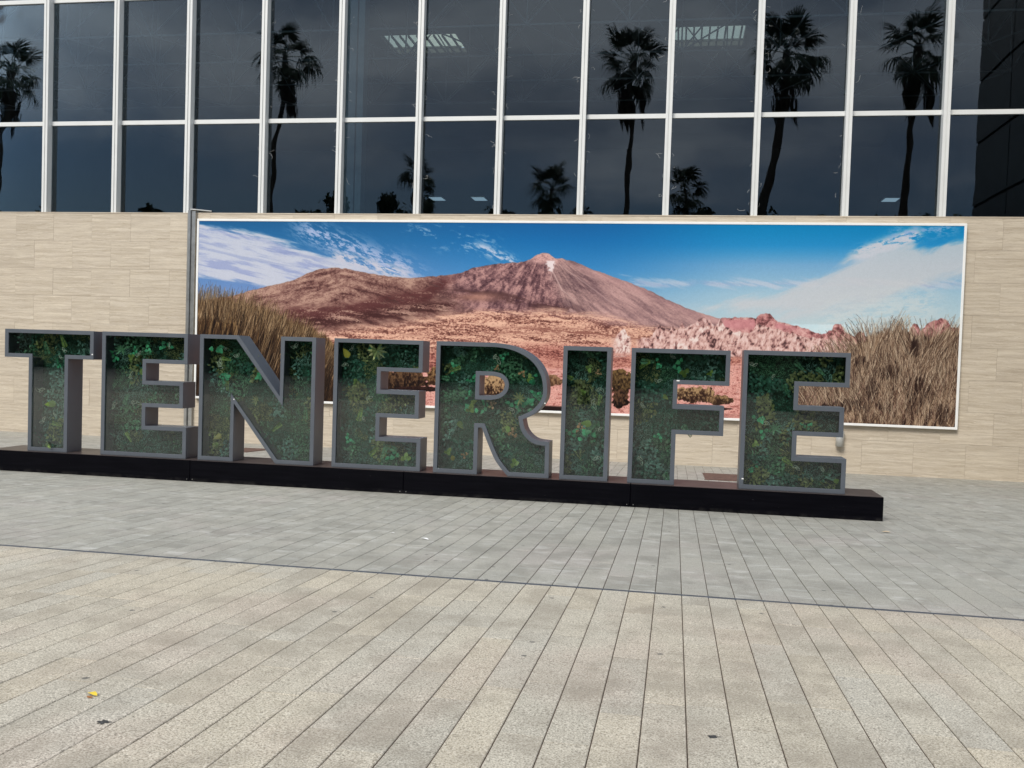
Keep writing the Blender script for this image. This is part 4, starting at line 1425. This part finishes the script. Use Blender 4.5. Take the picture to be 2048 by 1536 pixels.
def palm(x_top, z_top, x_mid, z_mid, x_low, z_low, yy, lab, seed, rt=.27, s=1.0, nf=21, sway=(0, 0)):
    """x/z: crown heart, mid trunk, low trunk positions"""
    rs_ = random.Random(seed)
    root = empty('palm_tree', (x_low, yy, .043)); tag(root, lab, 'palm tree', 'tall fan palms mirrored in the glass')
    zg = .043
    k = (x_mid - x_low) / max(.1, z_mid - z_low)
    xb = x_low - k * (z_low - zg) * .35
    root.location.x = xb
    P = [(xb, zg), (x_low, z_low), (x_mid, z_mid), (x_top, z_top)]
    pts = catmull([(a, b) for a, b in P], 6)
    pts3 = [(a - xb, 0, b - zg) for a, b in pts]
    rad = [rt * (1.35 - .5 * min(1, p[2] / (z_top * .8))) for p in pts3]
    mb = MB(); mb.path(pts3, rad, 9); mb.build('trunk', M['palm_trunk'], root)
    top = Vector(pts3[-1])
    for i in range(nf):
        t_ = i / nf
        elev_ = math.radians(66 - 122 * t_ + rs_.uniform(-14, 14))
        az_ = i * 2.399 + rs_.uniform(-.3, .3)
        me = rs_.choice(FR_UP if t_ < .45 else FR_DN)
        o = link('frond', me, root, tuple(top + Vector((0, 0, .1 - .7 * t_))))
        o.rotation_euler = (rs_.uniform(-.4, .4), -elev_, az_)
        q = s * rs_.uniform(.72, 1.18); o.scale = (q, q, q)
    for i in range(5):
        a = rs_.uniform(0, 6.28); r = rs_.uniform(.05, .75)
        o = link('dead_frond', DEAD[i % 3], root, tuple(top + Vector((r * math.cos(a), r * math.sin(a), -1.0 - r * .9))))
        o.rotation_euler = (rs_.uniform(-.15, .15), rs_.uniform(-.15, .15), a); o.scale = (1.1, 1.1, 1.3)


Y1 = 2 * 26.04 - 58
palm(-45.75, 20.4, -45.9, 17.0, -46.5, 14.5, Y1, 'tall fan palm mirrored at the left edge of the glass', 1, .30, 1.05)
palm(-25.6, 21.0, -26.0, 17.2, -26.5, 13.5, Y1, 'tall fan palm mirrored behind the fourth and fifth panes from the left', 2, .2, 1.0)
palm(-3.35, 20.2, -3.34, 16.44, -3.38, 10.68, Y1, 'tall fan palm with drooping fronds mirrored in the middle of the glass', 3, .19)
palm(5.7, 20.4, 5.54, 15.75, 4.59, 10.72, Y1, 'leaning tall fan palm with three hanging dead fronds mirrored in the glass', 4, .30, 1.1, 26)
palm(13.15, 20.5, 12.95, 15.67, 12.55, 10.5, Y1, 'tall fan palm mirrored beside the rightmost mullion', 5, .21, 1.05)
Y2 = 2 * 26.04 - 110
palm(-31.6, 23.5, -31.7, 21, -31.8, 19, Y2, 'far small fan palm mirrored low behind the sixth mullion', 6, .3, 1.1, 22)
palm(-15.3, 22.0, -15.2, 20, -15.1, 18, Y2, 'far bushy fan palm mirrored low in the middle of the glass', 7, .3, 1.35, 24)
palm(.3, 21.8, .3, 20, .2, 18, Y2, 'far bushy fan palm mirrored low between the two leaning trunks', 8, .3, 1.3, 22)


def crown_mesh(seed, n=2600):
    rs_ = random.Random(seed); mb = MB()
    cl = []
    for i in range(14):
        cl.append((Vector((rs_.gauss(0, 2.0), rs_.gauss(0, 2.0), rs_.gauss(0, 1.7))), rs_.uniform(.9, 1.9)))
    cl.append((Vector((rs_.uniform(-1, 1), 0, 3.6)), .8))
    for i in range(n):
        c, r = cl[rs_.randrange(len(cl))]
        d = Vector((rs_.gauss(0, 1), rs_.gauss(0, 1), rs_.gauss(0, 1))).normalized() * r * rs_.uniform(.6, 1.1)
        p = c + d
        u = Vector((rs_.gauss(0, 1), rs_.gauss(0, 1), rs_.gauss(0, 1))).normalized(); w = u.orthogonal().normalized()
        q = rs_.uniform(.12, .27)
        mb.poly([p - u * q, p + w * q * .6, p + u * q, p - w * q * .6])
    for c, r in cl:
        k = len(mb.v)
        bm = bmesh.new(); bmesh.ops.create_icosphere(bm, subdivisions=1, radius=r * .8)
        mb.v += [tuple(v.co + c) for v in bm.verts]
        mb.f += [[k + v.index for v in f.verts] for f in bm.faces]; mb.sm += [False] * len(bm.faces); bm.free()
    return mb.mesh('crown', M['tree_leaf'])


CR = [crown_mesh(i) for i in range(3)]
tk = MB(); tk.tube((0, 0, 0), (0, 0, 7), .3, .2, n=8)
TK = tk.mesh('trunk', M['tree_bark'])
hd = MB()
rh_ = random.Random(8)
for i in range(9000):
    p = Vector((rh_.uniform(-95, 70), -31 - rh_.uniform(0, 1.6), rh_.uniform(.05, 5.2 + 1.2 * math.sin(i))))
    u = Vector((rh_.gauss(0, 1), rh_.gauss(0, 1), rh_.gauss(0, 1))).normalized(); w = u.orthogonal().normalized(); q = rh_.uniform(.2, .5)
    hd.poly([p - u * q, p + w * q * .7, p + u * q, p - w * q * .7])
hd.box(-95, 70, -32.4, -31.4, .05, 5.4)
hedge = empty('hedge', (0, -31.5, .043)); tag(hedge, 'long dark hedge under the trees across the plaza', 'hedge')
hd.v = [(a, b + 31.5, c - .043) for a, b, c in hd.v]
tag(hd.build('hedge_foliage', M['tree_leaf'], hedge), kind='stuff')
kinds = ['dark round-crowned tree in the row across the plaza', 'dark bushy tree in the row across the plaza', 'dark tall-topped tree in the row across the plaza']
rt_ = random.Random(3)
for i in range(34):
    x = -78 + i * 3.9 + rt_.uniform(-1, 1)
    y = -36 + rt_.uniform(-4, 4)
    r = empty('leafy_tree', (x, y, .043))
    tag(r, kinds[i % 3], 'tree', 'row of dark trees across the plaza')
    top = 15.9
    if -35 < x < -25: top = 16.3
    elif x > -14: top = 15.2
    elif x < -42: top = 15.0
    h = top * rt_.uniform(.97, 1.03) - 6.2
    link('trunk', TK, r)
    o = link('crown', CR[i % 3], r, (0, 0, h))
    o.scale = (1.35, 1.2, 1.45); o.rotation_euler = (0, 0, rt_.uniform(0, 6.28))
